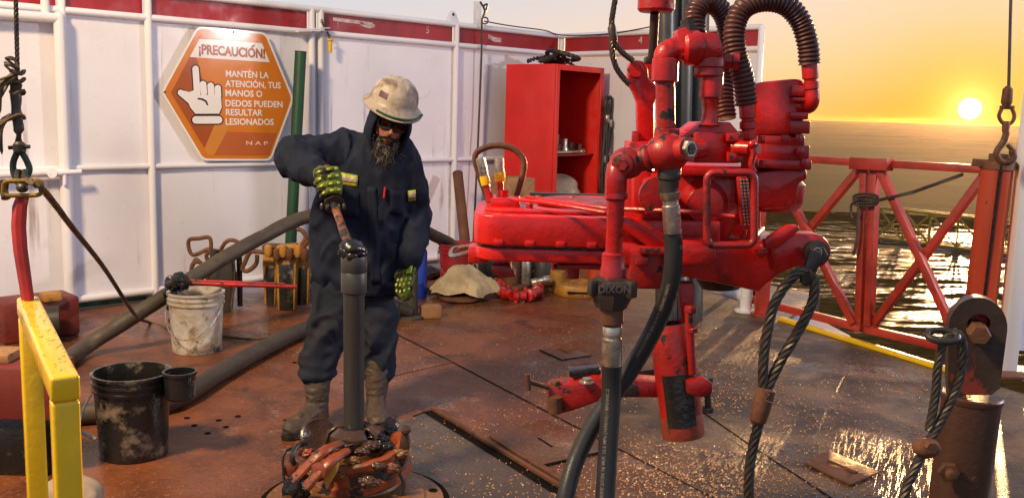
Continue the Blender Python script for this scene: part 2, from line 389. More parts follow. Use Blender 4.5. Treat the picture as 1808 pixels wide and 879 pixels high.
def floor_material():
    m, t, b = base_mat('wet muddy deck steel'); tc = t.nodes.new('ShaderNodeTexCoord'); v = tc.outputs['Object']
    sepx = t.nodes.new('ShaderNodeSeparateXYZ'); t.links.new(v, sepx.inputs[0])
    big = noise_node(t, .55, 6, .6, v, .3); mid = noise_node(t, 2.6, 8, .68, v, .5); fine = noise_node(t, 38, 4, .65, v); grit = noise_node(t, 120, 2, .6, v)
    # red oxide mud to the left, grey wet mud to the right
    rt = math_node(t, 'ADD', math_node(t, 'MULTIPLY', sepx.outputs['X'], .26), math_node(t, 'ADD', math_node(t, 'MULTIPLY', sepx.outputs['Y'], -.05), math_node(t, 'MULTIPLY', big, 1.1)))
    red = mixc(t, step(t, mid, .35, .68), (.20, .062, .022), (.085, .028, .013))
    red = mixc(t, step(t, fine, .55, .75), red, (.36, .15, .065))
    grey = mixc(t, step(t, mid, .40, .66), (.034, .021, .012), (.15, .085, .042))
    col = mixc(t, step(t, rt, .18, .62), red, grey)
    dark = noise_node(t, 1.1, 6, .7, v, .8); col = mixc(t, step(t, dark, .56, .70), col, (.028, .016, .010))
    grains = math_node(t, 'MULTIPLY', step(t, grit, .62, .70), step(t, noise_node(t, 1.7, 4, .6, v, .2), .48, .62))
    col = mixc(t, grains, col, (.42, .32, .26))
    salt = math_node(t, 'MULTIPLY', step(t, noise_node(t, 1.3, 7, .72, v, .5), .55, .68), step(t, fine, .42, .60)); col = mixc(t, math_node(t, 'MULTIPLY', salt, .7), col, (.40, .27, .20))
    t.links.new(col, b.inputs['Base Color'])
    wet = step(t, noise_node(t, .9, 6, .66, v, .6), .45, .57)
    ro = t.nodes.new('ShaderNodeMapRange'); t.links.new(wet, ro.inputs[0]); ro.inputs['To Min'].default_value = .40; ro.inputs['To Max'].default_value = .20
    rr = math_node(t, 'ADD', ro.outputs[0], math_node(t, 'MULTIPLY', fine, .12)); t.links.new(rr, b.inputs['Roughness'])
    h = math_node(t, 'ADD', math_node(t, 'MULTIPLY', fine, .6), math_node(t, 'ADD', math_node(t, 'MULTIPLY', grit, .35), math_node(t, 'MULTIPLY', mid, .8)))
    dry = math_node(t, 'SUBTRACT', 1.22, wet)
    bp = t.nodes.new('ShaderNodeBump'); bp.inputs['Distance'].default_value = .011; t.links.new(math_node(t, 'ADD', math_node(t, 'MULTIPLY', dry, .55), .28), bp.inputs['Strength']); t.links.new(h, bp.inputs['Height']); t.links.new(bp.outputs[0], b.inputs['Normal'])
    return m
M['floor'] = floor_material()
# deck outline: behind the camera to the walls and to the yellow kerb on the right
K0, K1 = ground(1385, 566), ground(1650, 647)
kd = (K1-K0).normalized(); KB = K1+kd*7.0
deck = [V((-9, -3, 0)), V((KB.x, -3, 0)), KB, K0, WR(3.35, 0, -.1), WR(0, 0, -.15), WL(0, 0, -.15), WL(11, 0, -.15), V((-9, 1.5, 0))]
mb = MB(); mb.poly_prism([p-UPZ*.0 for p in deck], (0, 0, -.35)); mb.build('floor', M['floor'], kind='structure', smooth=False)

# ---- windbreak walls
def wall_side(W, s0, s1, Nn, name, label, posts, doors=None):
    w = thing(name, label, 'wall', W((s0+s1)/2, 0)); w['kind'] = 'thing'
    Dn = (W(1, 0)-W(0, 0))
    def bar(sa, za, sb, zb, r, off=.03, nm='rail'):
        m_ = MB(); m_.cyl(W(sa, za, off), W(sb, zb, off), r, n=14); m_.build(nm, M['white_steel'], w)
    edges = [s0]+posts+[s1]
    for a, b in zip(edges[:-1], edges[1:]):
        nx = max(3, int((b-a)/.12)); nz = 16; rows = []
        sd = a*3.7
        for i in range(nz+1):
            z = .10+(2.27-.10)*i/nz
            rows.append([W(a+(b-a)*k/nx, z, .020*noise.noise(V((a*2+k/nx*(b-a)*1.6, z*1.7, sd)))*math.sin(math.pi*k/nx)) for k in range(nx+1)])
        m_ = MB(); m_.sheet(rows); m_.build('wall_panel', M['wall_paint'], w)
        m_ = MB(); m_.poly_prism([W(a+.03, 2.315, -.01), W(b-.03, 2.315, -.01), W(b-.03, 2.475, -.01), W(a+.03, 2.475, -.01)], Nn*.012); m_.build('red_band', M['red_band'], w, smooth=False)
    bar(s0, 2.50, s1, 2.50, .028, nm='top_rail'); bar(s0, 2.295, s1, 2.295, .028, nm='band_rail')
    bar(s0, 1.12, s1, 1.12, .024); bar(s0, .10, s1, .10, .030, nm='bottom_rail')
    for p in edges:
        bar(p, 0.0, p, 2.50, .030, .034, nm='post')
    return w
s_p = [sL(800, 180)[0], sL(563, 180)[0], sL(547, 180)[0], sL(262, 180)[0], sL(112, 180)[0]]
print('posts', s_p, 'right end', sR(1347, 150))
s_left_end = 8.4
wallL = wall_side(WL, .03, s_left_end, NL, 'windbreak_wall', 'long white steel windbreak wall behind the worker with pipe ribs and red top band', s_p)
sre = sR(1349, 40)[0]
wallR = wall_side(WR, .03, sre, NR, 'windbreak_wall', 'short white steel windbreak wall standing behind the red tong and locker', [])
# lifting lug, stub post, chalk numbers, gate latch on the long wall
s, z = sL(798, 25); mb = MB()
mb.poly_prism([WL(s+.09, 2.52, .0), WL(s+.05, 2.60, 0), WL(s+.02, 2.635, 0), WL(s-.02, 2.635, 0), WL(s-.05, 2.60, 0), WL(s-.09, 2.52, 0)], NL*.02, .004)
lug = mb.build('lifting_lug', M['white_steel'], wallL)
mb = MB(); mb.cyl(WL(s, 2.60, .019), WL(s, 2.60, .024), .016, n=16); mb.build('eye', M['dark_steel'], lug)
s, z = sL(843, 20, -.05); mb = MB(); mb.box(WL(s, 2.62, -.05), (.06, .06, .30), Matrix.Rotation(rad(45), 3, 'Z'), .004); mb.build('stub_post', M['white_steel'], wallL)
bpy.context.view_layer.update()

# ================================================================ the hydraulic power tong hanging over the deck
def blk(mb, x0, y0, x1, y1, Y, depth, bevel=.006, yaw=0.0, tilt=0.0):
    c = at((x0+x1)/2, (y0+y1)/2, Y); w, h = px_m(x1-x0, Y), px_m(y1-y0, Y)
    R = Matrix.Rotation(rad(yaw), 3, 'Z') @ Matrix.Rotation(rad(tilt), 3, 'Y')
    mb.box(c + R @ V((0, depth/2, 0)), (w, depth, h), R, bevel)
    return c
def outl(mb, pts, Y, depth, bevel=.006, yaw=0.0):
    """outline read off the photo, set upright Y metres ahead, with a real thickness"""
    cx = sum(p[0] for p in pts)/len(pts); cy = sum(p[1] for p in pts)/len(pts); c = at(cx, cy, Y)
    n = Matrix.Rotation(rad(yaw), 3, 'Z') @ V((0, 1, 0))
    P = [on_plane(x, y, c, n) for x, y in pts]
    mb.poly_prism(P, n*depth, bevel)
def bolts(mb, pts, Y, r=.011, h=.012, axis=(0, -1, 0)):
    for x, y in pts: mb.hexnut(at(x, y, Y), axis, r, h)
tong = thing('power_tong', 'big glossy red hydraulic power tong hanging from a wire rope over the deck', 'tong', (at(1180, 430, 3.1).x, 3.1, 0))
def tp(name, mb, mat='red', parent=None, **k): return mb.build(name, M[mat], parent or tong, **k)
# --- long case: plan outline extruded, rounded nose to the left
zt, zs, zb = 1.336, 1.243, 1.190
def plan(xl, xr, yf, yb, z, n=10, skew=0.0):
    pts = []; rf, rb = .085, .20
    for k in range(n+1): a = math.pi/2+math.pi/2*k/n; pts.append(V((xl+rb+rb*math.cos(a), yb-rb+rb*math.sin(a), z)))
    for k in range(n+1): a = math.pi+math.pi/2*k/n; pts.append(V((xl+rf+rf*math.cos(a), yf+rf+rf*math.sin(a), z)))
    return pts+[V((xr, yf, z)), V((xr, yb, z))]
xL = at(836, 410, 2.95).x; xR = at(1255, 410, 3.0).x
mb = MB(); mb.poly_prism(plan(xL, xR, 2.86, 3.46, zs), (0, 0, zt-zs), .007, 3); case = tp('upper_case', mb)
mb = MB(); mb.poly_prism(plan(xL+.006, xR, 2.872, 3.45, zb+.004), (0, 0, zs-zb-.012), .006, 3); tp('lower_case', mb)
mb = MB(); mb.poly_prism(plan(xL+.03, xR, 2.93, 3.42, zt), (0, 0, .010), .003); tp('cover_plate', mb)
mb = MB(); mb.poly_prism(plan(xL+.20, xR, 3.03, 3.40, zt+.010), (0, 0, .012), .003); tp('cover_plate', mb, 'red_worn')
for x, y, Y in [(935, 366, 3.02), (985, 362, 3.05), (1045, 361, 3.05), (1010, 352, 3.3), (950, 352, 3.3), (900, 352, 3.2)]:
    p = at(x, y, Y); p.z = zt+.010; mb = MB(); mb.hexnut(p, UPZ, .013, .014); tp('bolt', mb, 'red_worn')
mb = MB()   # dark wear rim along the top rear
mb.bar(V((at(935, 348, 3.4).x, 3.40, zt+.02)), V((at(1110, 350, 3.4).x, 3.40, zt+.02)), .03, .012, bevel=.002); tp('wear_strip', mb, 'dark_steel')
mb = MB(); mb.poly_prism(plan(xL+.012, xR, 2.876, 3.44, zs-.012), (0, 0, .014)); tp('case_seam', mb, 'grease')  # dark strip drawn in the joint between the two cases
for x in (880, 935, 990, 1045):
    mb = MB(); p = at(x, 434, 2.86); mb.box(V((p.x, 2.862, zs+.010)), (.030, .016, .020), None, .004); tp('case_lug', mb)
# underside skirts
mb = MB(); outl(mb, [(868, 468), (900, 468), (912, 489), (884, 491), (868, 480)], 2.96, .12); outl(mb, [(985, 468), (1100, 466), (1100, 474), (1085, 478), (985, 474)], 2.93, .3); tp('skirt', mb, 'red_worn')
mb = MB(); mb.cyl(at(1012, 468, 3.02), at(1012, 491, 3.02), .022, .020); tp('drain_boss', mb, 'red_worn')
# nose latch with worn steel bail
mb = MB(); blk(mb, 826, 436, 862, 466, 2.98, .10, .008); tp('nose_block', mb)
mb = MB(); mb.tube(bez([at(830, 445, 3.0), at(800, 452, 2.98), at(797, 444, 3.05), at(806, 438, 3.1), at(838, 434, 3.12)], 6), .008, 8); tp('bail', mb, 'bright_steel')
# --- hand levers and loop guard on the nose
mb = MB(); mb.tube(bez([at(866, 362, 3.14), at(850, 320, 3.14), at(839, 278, 3.14), at(852, 263, 3.14), at(880, 257, 3.14), at(908, 264, 3.14), at(925, 286, 3.14), at(920, 320, 3.14), at(910, 352, 3.14)], 8), px_m(5.5, 3.14), 12); tp('handle_loop', mb, 'rust')
mb = MB(); blk(mb, 866, 350, 918, 368, 3.02, .13, .006); mb.lathe(at(887, 362, 3.08), UPZ, [(.028, 0), (.028, .02), (.020, .026), (.020, .05)], 8); tp('lever_base', mb)
for (xb, yb, xt, yt, Y) in [(866, 356, 848, 280, 3.06), (884, 345, 881, 280, 3.10)]:
    mb = MB(); a, b = at(xb, yb, Y), at(xt, yt, Y); mb.cyl(a, a.lerp(b, .5), .012, .010); lv = tp('lever', mb)
    mb = MB(); d = (b-a).normalized(); q = a.lerp(b, .42); L = (b-a).length*.60
    mb.lathe(q, d, [(.014, 0), (.016, .006), (.0145, L*.3), (.0155, L*.8), (.015, L*.97), (.010, L)], 14); mb.build('grip', M['bright_steel'], lv)
    mb = MB(); mb.lathe(q-d*.004, d, [(.0165, 0), (.0175, .012), (.0165, .03)], 12); mb.build('ferrule', M['yellow'], lv)
# linkage rods
for pts in ([(905, 352, 3.0), (960, 357, 2.9), (1068, 375, 2.72), (1070, 375, 2.72)], [(930, 348, 3.1), (1070, 368, 2.8), (1190, 372, 2.72), (1300, 382, 2.55)]):
    mb = MB(); mb.tube([at(*p) for p in pts], .0065, 8); tp('linkage_rod', mb)
# --- gear housing to the right of the case
mb = MB(); outl(mb, [(1100, 312), (1210, 302), (1330, 300), (1338, 330), (1345, 345), (1345, 440), (1100, 440)], 2.92, .46, .02); tp('gear_housing', mb)
mb = MB(); blk(mb, 1203, 293, 1340, 312, 2.86, .5, .006); tp('housing_flange', mb)
mb = MB(); mb.lathe(at(1240, 360, 2.92), (0, -1, 0), [(.075, 0), (.075, .02), (.055, .03), (.055, .05), (.02, .055)], 24); tp('bearing_cap', mb)
mb = MB(); mb.cyl(at(1160, 345, 2.9), at(1160, 345, 2.76), .045); mb.lathe(at(1160, 345, 2.77), (0, -1, 0), [(.055, 0), (.055, .03), (.03, .034)], 20); tp('brake_drum', mb, 'red_worn')
mb = MB(); outl(mb, [(1118, 300), (1150, 300), (1150, 372), (1132, 380), (1118, 372)], 2.84, .07, .01); tp('clevis_lug', mb)
mb = MB(); outl(mb, [(1135, 318), (1172, 306), (1182, 330), (1172, 378), (1140, 380)], 2.80, .05, .008); tp('clevis_lug', mb)
# diagonal brace and lower frame
mb = MB(); outl(mb, [(1098, 384), (1112, 384), (1178, 425), (1178, 440), (1150, 440), (1098, 404)], 2.80, .05, .004); tp('brace', mb)
mb = MB(); outl(mb, [(1095, 430), (1190, 428), (1240, 432), (1390, 425), (1402, 440), (1398, 470), (1350, 505), (1342, 516), (1325, 512), (1200, 487), (1110, 470), (1095, 462)], 2.84, .34, .01); tp('lower_frame', mb)
mb = MB(); outl(mb, [(1190, 426), (1262, 424), (1266, 462), (1254, 472), (1200, 470), (1190, 462)], 2.74, .10, .012); tp('jaw_housing', mb)
mb = MB(); blk(mb, 1112, 442, 1172, 512, 2.82, .2, .01); tp('under_bracket', mb, 'red_worn')
mb = MB(); blk(mb, 1130, 438, 1182, 450, 2.76, .1, .004); blk(mb, 1122, 452, 1146, 470, 2.78, .06, .006); tp('under_bracket', mb, 'red_worn')
mb = MB(); mb.cyl(at(1272, 494, 3.0), at(1272, 508, 3.0), .075, .06, 24); tp('jaw_roller', mb, 'dark_steel')
mb = MB(); outl(mb, [(1350, 424), (1392, 398), (1410, 398), (1412, 406), (1375, 438), (1350, 440)], 2.66, .03, .004); tp('side_strut', mb)
mb = MB(); outl(mb, [(1335, 442), (1384, 438), (1386, 446), (1340, 456)], 2.70, .10, .004); tp('side_strut', mb)
# --- eye lug at the right end
mb = MB()
eye = [(1360, 440), (1370, 424), (1405, 414)]+[(1435+33*math.cos(a), 444+31*math.sin(a)) for a in [rad(x) for x in range(-95, 96, 14)]]+[(1405, 470), (1372, 486)]
outl(mb, eye, 2.68, .075, .012); lugp = tp('eye_lug', mb)
mb = MB(); mb.lathe(at(1440, 446, 2.68), (0, -1, 0), [(.036, -.002), (.036, .010), (.024, .012), (.024, .03)], 24); mb.hexnut(at(1443, 448, 2.655), (0, -1, 0), .024, .022); mb.cyl(at(1443, 448, 2.64), at(1446, 450, 2.605), .011, .010); mb.build('pin', M['dark_steel'], lugp)
mb = MB(); c = at(1443, 447, 2.60); mb.tube([c+V((.012*math.cos(a), 0, .012*math.sin(a)+.002)) for a in [rad(30*k) for k in range(12)]], .0018, 6, closed=True); mb.tube([c+V((-.006, 0, -.008)), at(1412, 484, 2.6)], .0022, 6); mb.build('split_pin', M['bright_steel'], lugp)
# --- gear case and hydraulic motor on the right
mb = MB(); outl(mb, [(1330, 305), (1402, 296), (1425, 296), (1427, 318), (1412, 322), (1408, 348), (1396, 356), (1392, 368), (1350, 370), (1330, 362)], 2.82, .32, .012); tp('motor_mount', mb)
mb = MB(); mb.lathe(at(1350, 335, 2.98), UPZ, [(.10, -.06), (.118, -.04), (.122, -.03), (.122, .02), (.11, .03)], 32); tp('gear_case', mb)
for (x0, y0, x1, y1, Y, d) in [(1334, 282, 1432, 299, 2.80, .26), (1338, 256, 1428, 283, 2.82, .22), (1342, 240, 1420, 258, 2.83, .2)]:
    mb = MB(); blk(mb, x0, y0, x1, y1, Y, d, .006, yaw=-8); tp('motor_flange', mb)
mb = MB(); outl(mb, [(1328, 152), (1340, 145), (1405, 139), (1420, 142), (1420, 160), (1424, 176), (1424, 200), (1418, 214), (1418, 240), (1332, 240), (1328, 225)], 2.83, .19, .014, yaw=-8); mot = tp('hydraulic_motor', mb)
for (x0, y0, x1, y1) in [(1398, 152, 1421, 170), (1400, 172, 1424, 180), (1396, 198, 1427, 211), (1394, 214, 1430, 236)]:
    mb = MB(); blk(mb, x0, y0, x1, y1, 2.79, .12, .004, yaw=-8); mb.build('port_block', M['red'], mot)
for x, y in [(1343, 248), (1385, 246), (1345, 290), (1420, 288), (1410, 245), (1412, 268)]:
    mb = MB(); mb.hexnut(at(x, y+6, 2.79), UPZ, .012, .022); tp('bolt', mb)
# --- valve block
mb = MB(); blk(mb, 1225, 235, 1312, 288, 2.66, .17, .005, yaw=14); vb = tp('valve_block', mb)
mb = MB(); outl(mb, [(1212, 242), (1246, 216), (1290, 216), (1308, 238)], 2.68, .14, .004, yaw=10); mb.build('valve_cap', M['red'], vb)
mb = MB(); outl(mb, [(1286, 235), (1313, 235), (1313, 252), (1286, 250)], 2.64, .02, .002, yaw=10); mb.build('plate', M['red'], vb); mb = MB(); outl(mb, [(1287, 268), (1311, 272), (1311, 288), (1287, 286)], 2.64, .02, .002, yaw=10); mb.build('plate', M['red'], vb)
for x, y in [(1289, 243), (1309, 240), (1290, 278), (1308, 284)]:
    mb = MB(); c = at(x, y, 2.645); mb.cyl(c, c+V((0, -.008, 0)), .006, n=10); mb.build('bolt', M['dark_steel'], vb)
mb = MB(); mb.lathe(at(1296, 261, 2.66), (.75, -.66, 0), [(.020, 0), (.020, .05), (.015, .055), (.015, .075)], 16); mb.build('spool_end', M['red'], vb)
mb = MB(); mb.tube(bez([at(1328, 250, 2.6), at(1330, 270, 2.6), at(1326, 290, 2.6), at(1332, 305, 2.6)], 6), .008, 8); mb.ball(at(1328, 255, 2.6), .012); tp('trigger', mb)
# --- swivel pair on the front
def elbow_ball(x, y, Y, r, nm, mat='red_worn'):
    mb = MB(); mb.ball(at(x, y, Y), px_m(r, Y), (1.05, 1, .95), 3); return tp(nm, mb, mat)
sw = elbow_ball(1107, 288, 2.60, 30, 'swivel_joint')
mb = MB(); a = at(1107, 288, 2.60); ax = V((-.35, -.93, -.05)); mb.lathe(a+ax.normalized()*px_m(24, 2.6), ax, [(px_m(19, 2.6), 0), (px_m(19, 2.6), .012), (px_m(15, 2.6), .015)], 16); mb.hexnut(a+ax.normalized()*(px_m(24, 2.6)+.012), ax, px_m(11, 2.6), .008); mb.build('plug', M['red_worn'], sw)
mb = MB(); mb.cyl(at(1120, 285, 2.60), at(1172, 272, 2.58), px_m(21, 2.6), n=24); mb.lathe(at(1138, 281, 2.595), at(1172, 272, 2.58)-at(1120, 285, 2.60), [(px_m(24, 2.6), 0), (px_m(26, 2.6), .008), (px_m(24, 2.6), .016)], 24); tp('swivel_pipe', mb, 'red_worn')
sw = elbow_ball(1178, 270, 2.58, 37, 'swivel_joint')
mb = MB(); a = at(1190, 268, 2.57); b = at(1216, 263, 2.52); mb.cyl(a, b, px_m(24, 2.55), px_m(20, 2.55)); mb.build('socket', M['red_worn'], sw)
d = V((.62, -.78, .02)); mb = MB(); mb.hexnut(b-d*.006, d, px_m(16, 2.52), .016); mb.build('plug', M['bright_steel'], sw)
mb = MB(); mb.lathe(b+d*.0085, d, [(px_m(10, 2.52), 0), (px_m(10, 2.52), .003)], 14); mb.build('socket_hole', M['grease'], sw)
mb = MB(); mb.cyl(at(1200, 268, 2.62), at(1240, 262, 2.66), px_m(17, 2.64)); tp('pipe_nipple', mb)
mb = MB(); mb.lathe(at(1182, 296, 2.58), (0, 0, -1), [(px_m(18, 2.58), -.01), (px_m(21, 2.58), 0), (px_m(21, 2.58), .03), (px_m(18, 2.58), .034), (px_m(18, 2.58), .075)], 20); tp('hose_adapter', mb, 'dark_steel')
# --- front down-pipe
mb = MB(); Y = 2.58
pth = bez([at(1100, 288, 2.6), at(1092, 296, 2.59), at(1088, 312, 2.58), at(1087, 345, 2.58)], 8); mb.tube(pth, px_m(19.5, Y), 22); tp('pipe_elbow', mb)
mb = MB(); mb.cyl(at(1088, 340, Y), at(1083, 460, Y), px_m(15.5, Y), n=24); mb.lathe(at(1087.5, 350, Y), (0, 0, -1), [(px_m(20, Y), -.015), (px_m(20.5, Y), 0), (px_m(16, Y), .006)], 22); dp = tp('down_pipe', mb)
mb = MB(); mb.lathe(at(1083, 446, Y), at(1081, 495, Y)-at(1083, 446, Y), [(px_m(16, Y), -.002), (px_m(20.5, Y), .004), (px_m(21, Y), .040), (px_m(23, Y), .046), (px_m(23.5, Y), .078)], 26); mb.build('collar', M['red'], dp)
# --- tee, risers and pipes at the top
mb = MB(); mb.cyl(at(1176, 240, 2.66), at(1174, 140, 2.66), px_m(16.5, 2.66), n=22); mb.lathe(at(1177, 243, 2.66), UPZ, [(px_m(22, 2.66), -.012), (px_m(22, 2.66), .022), (px_m(18, 2.66), .026)], 8); tp('riser_pipe', mb, 'red_worn')
mb = MB(); mb.tube(bez([at(1174, 142, 2.66), at(1173, 112, 2.66), at(1178, 92, 2.66), at(1204, 84, 2.68)], 8), px_m(19.5, 2.66), 22); mb.lathe(at(1173.5, 138, 2.66), UPZ, [(px_m(20, 2.66), -.012), (px_m(23, 2.66), -.008), (px_m(23, 2.66), .05), (px_m(19, 2.66), .055)], 22); tp('pipe_elbow', mb)
mb = MB(); mb.lathe(at(1192, 86, 2.67), (1, 0, .06), [(px_m(21, 2.67), 0), (px_m(21, 2.67), .02), (px_m(26, 2.67), .022), (px_m(30, 2.67), .03), (px_m(30, 2.67), .06), (px_m(24, 2.67), .075)], 24); tp('swivel_collar', mb)
mb = MB(); outl(mb, [(1196, 52), (1212, 48), (1224, 58), (1258, 58), (1270, 64), (1276, 78), (1278, 100), (1250, 104), (1232, 102), (1226, 98), (1198, 102)], 2.64, .085, .02); tee = tp('tee_body', mb)
mb = MB(); mb.lathe(at(1252, 104, 2.68), (0, 0, -1), [(px_m(22, 2.68), -.01), (px_m(27, 2.68), .004), (px_m(27, 2.68), .022), (px_m(24, 2.68), .026), (px_m(25, 2.68), .045), (px_m(21, 2.68), .052)], 24); mb.build('union_ring', M['red_worn'], tee)
mb = MB(); mb.lathe(at(1214, 50, 2.68), (-.15, 0, 1), [(px_m(17, 2.68), -.01), (px_m(17, 2.68), .006), (px_m(12, 2.68), .008), (px_m(12, 2.68), .022)], 6); mb.build('plug', M['dark_steel'], tee)
mb = MB(); mb.lathe(at(1257, 134, 2.68), (0, 0, -1), [(px_m(20, 2.68), -.02), (px_m(20, 2.68), .006), (px_m(20, 2.68), .058), (px_m(15.5, 2.68), .062), (px_m(14, 2.68), .078), (px_m(12.5, 2.68), .100), (px_m(15.5, 2.68), .128), (px_m(20, 2.68), .135)], 22); tp('reducer_pipe', mb)
mb = MB(); mb.lathe(at(1285, 110, 2.72), (1, -.2, 0), [(px_m(13, 2.7), -.03), (px_m(13, 2.7), .012), (px_m(17, 2.7), .014), (px_m(17, 2.7), .032)], 6); tp('side_plug', mb, 'red_worn')
# --- spiral guarded hoses
def corrugated(pts, r, nm, pitch=.0125):
    path = bez(pts, 14); acc = [0]
    for i in range(1, len(path)): acc.append(acc[-1]+(path[i]-path[i-1]).length)
    n = int(acc[-1]/pitch*4); fine = []; rs = []; j = 0
    for k in range(n+1):
        s = acc[-1]*k/n
        while j < len(acc)-2 and acc[j+1] < s: j += 1
        fine.append(path[j].lerp(path[j+1], (s-acc[j])/max(1e-9, acc[j+1]-acc[j]))); rs.append(r*(.86, .96, 1.03, .96)[k % 4])
    mb = MB(); mb.tube(fine, rs, 18); return tp(nm, mb, 'spiral', smooth=True, ang=70)
corrugated([at(1228, 62, 2.80), at(1226, 30, 2.82), at(1240, 6, 2.84), at(1262, 8, 2.86), at(1280, 32, 2.88), at(1286, 70, 2.90), at(1280, 120, 2.90), at(1277, 165, 2.88), at(1282, 210, 2.86)], px_m(18.5, 2.85), 'guarded_hose')
corrugated([at(1318, 186, 2.74), at(1312, 140, 2.74), at(1299, 95, 2.75), at(1297, 50, 2.76), at(1312, 16, 2.77), at(1346, 2, 2.78), at(1385, 8, 2.79), at(1412, 36, 2.80), at(1426, 78, 2.80), at(1429, 114, 2.80)], px_m(19, 2.78), 'guarded_hose')
for (x, y0, y1, Y) in [(1319, 180, 240, 2.74), (1430, 110, 168, 2.80)]:
    mb = MB(); k = px_m(1, Y); mb.lathe(at(x, y0, Y), at(x+2, y1, Y)-at(x, y0, Y), [(14.5*k, -2*k), (15*k, 0), (14*k, 28*k), (11*k, 30*k), (11*k, 33*k), (14.5*k, 35*k), (14.5*k, 46*k), (11*k, 48*k), (11*k, 60*k)], 6 if False else 16); tp('hose_fitting', mb)
mb = MB(); mb.tube(bez([at(1432, 160, 2.80), at(1432, 180, 2.80), at(1424, 188, 2.82), at(1400, 188, 2.86)], 6), px_m(14, 2.8), 16); tp('pipe_elbow', mb)
mb = MB(); mb.cyl(at(1319, 236, 2.74), at(1318, 300, 2.80), px_m(10, 2.75)); mb.hexnut(at(1319, 232, 2.74), (0, 0, -1), px_m(17, 2.74), .022); tp('hose_fitting', mb)
# --- lift hanger
mb = MB(); outl(mb, [(1110, 112), (1120, 106), (1136, 108), (1144, 120), (1146, 140), (1158, 150), (1163, 165), (1155, 185), (1155, 262), (1126, 262), (1125, 180), (1117, 160), (1108, 148)], 2.98, .05, .008); hang = tp('lift_hanger', mb)
mb = MB(); outl(mb, [(1124, 112), (1150, 110), (1156, 122), (1156, 260), (1140, 260), (1138, 160), (1124, 146)], 3.08, .04, .006); mb.build('rear_cheek', M['red'], hang)
mb = MB(); mb.hexnut(at(1121, 124, 2.98), (0, -1, 0), .026, .02); mb.cyl(at(1126, 124, 3.0), at(1126, 124, 3.14), .018); mb.build('pin', M['red'], hang)
mb = MB(); blk(mb, 1116, 232, 1128, 262, 2.96, .02, .003); mb.build('stop', M['red_worn'], hang)
mb = MB(); outl(mb, [(1112, 250), (1168, 250), (1168, 312), (1112, 312)], 2.94, .16, .008); tp('hanger_foot', mb)
# --- throttle guard and knurled grip
mb = MB(); Y = 2.50; x0, x1, y0, y1, rr_ = 1248, 1332, 305, 433, 14; gp = []
for (cx, cy, a0) in [(x1-rr_, y0+rr_, -90), (x1-rr_, y1-rr_, 0), (x0+rr_, y1-rr_, 90), (x0+rr_, y0+rr_, 180)]:
    for k in range(6): a = rad(a0+18*k); gp.append(at(cx+rr_*math.cos(a)-(8 if cy > 380 else 0)*0, cy+rr_*math.sin(a), Y))
mb.tube(gp, px_m(7, Y), 12, closed=True); guard = tp('throttle_guard', mb, 'red_worn')
mb = MB(); mb.cyl(at(1256, 310, 2.50), at(1256, 312, 2.86), px_m(6, Y)); mb.cyl(at(1256, 428, 2.50), at(1256, 430, 2.86), px_m(6, Y)); mb.cyl(at(1330, 420, 2.50), at(1345, 405, 2.86), px_m(6, Y)); mb.build('guard_strut', M['red'], guard)
mb = MB(); gpts = bez([at(1312, 312, 2.52), at(1317, 345, 2.52), at(1320, 380, 2.52), at(1316, 402, 2.53)], 8)
outl(mb, [(1303, 316), (1308, 310), (1320, 312), (1322, 325), (1328, 380), (1326, 400), (1314, 404), (1310, 395), (1306, 350)], 2.53, .03, .005); grip = tp('throttle_grip', mb)
for i in range(14):
    for j in range(3):
        mb = MB() if (i, j) == (0, 0) else mb
        x = 1308+j*5.5+i*.55; y = 318+i*6; mb.box(at(x, y, 2.527), (px_m(3.6, 2.5), .006, px_m(3.6, 2.5)), None, .001, 1)
mb.build('knurl', M['bright_steel'], grip, kind='stuff')
mb = MB(); mb.tube(bez([at(1300, 384, 2.6), at(1296, 395, 2.62), at(1285, 415, 2.66), at(1310, 418, 2.64), at(1316, 402, 2.56)], 5), px_m(5, 2.6), 8); mb.lathe(at(1298, 382, 2.58), (0, -1, 0), [(.020, 0), (.020, .012), (.008, .014), (.008, .02)], 16); tp('throttle_link', mb)
# --- leg with back-up barrel underneath
mb = MB(); outl(mb, [(1198, 500), (1226, 500), (1224, 590), (1206, 590)], 2.86, .05, .003); leg = tp('leg', mb, 'red_worn')
mb = MB(); mb.cyl(at(1216, 540, 2.80), at(1222, 660, 2.80), px_m(8, 2.8), px_m(7, 2.8)); mb.hexnut(at(1219, 540, 2.8), (0, 0, -1), .018, .02); mb.hexnut(at(1222, 578, 2.8), (0, 0, -1), .018, .014); mb.build('stud', M['red_worn'], leg)
a, b = at(1183, 570, 2.88), at(1207, 770, 2.84); ax = b-a; L = ax.length; rt_, rb_ = px_m(39, 2.86), px_m(38, 2.86)
mb = MB(); mb.lathe(a, ax, [(rt_*.90, .05), (rt_*.90, .002), (rt_*.97, 0), (rt_, .006), (rt_, L*.3), (rb_, L*.97), (rb_*.96, L), (rb_*.8, L)], 36, cap=False); barrel = tp('barrel', mb, 'red_worn')
mb = MB(); mb.lathe(a, ax, [(rt_*.9, .055), (rt_*.9, .06)], 30); mb.build('bore', M['grease'], barrel)
mb = MB(); mb.lathe(a, ax, [(rt_*.893, .004), (rt_*.893, .052)], 32, cap=False); mb.build('bore', M['grease'], barrel)  # dark lining paints the shade inside the barrel mouth
M['worn_base'] = worn('rubbed muddy red paint', (.24, .035, .016), (.10, .040, .020), (.05, .025, .015), .5, dirt_amt=.6, chip_amt=.5, scale=9, chip_scale=16, chip_soft=.1, bump=.5)
mb = MB(); mb.lathe(a, ax, [(rb_*1.004, L*.80), (rb_*1.012, L*.815), (rb_*1.010, L*.972), (rb_*.97, L+.001)], 36, cap=False); mb.build('bottom_band', M['worn_base'], barrel)
n_ = V((.30, -.95, 0)).normalized()      # dark sheet on its flank paints the shade of a cut-out
rows = []
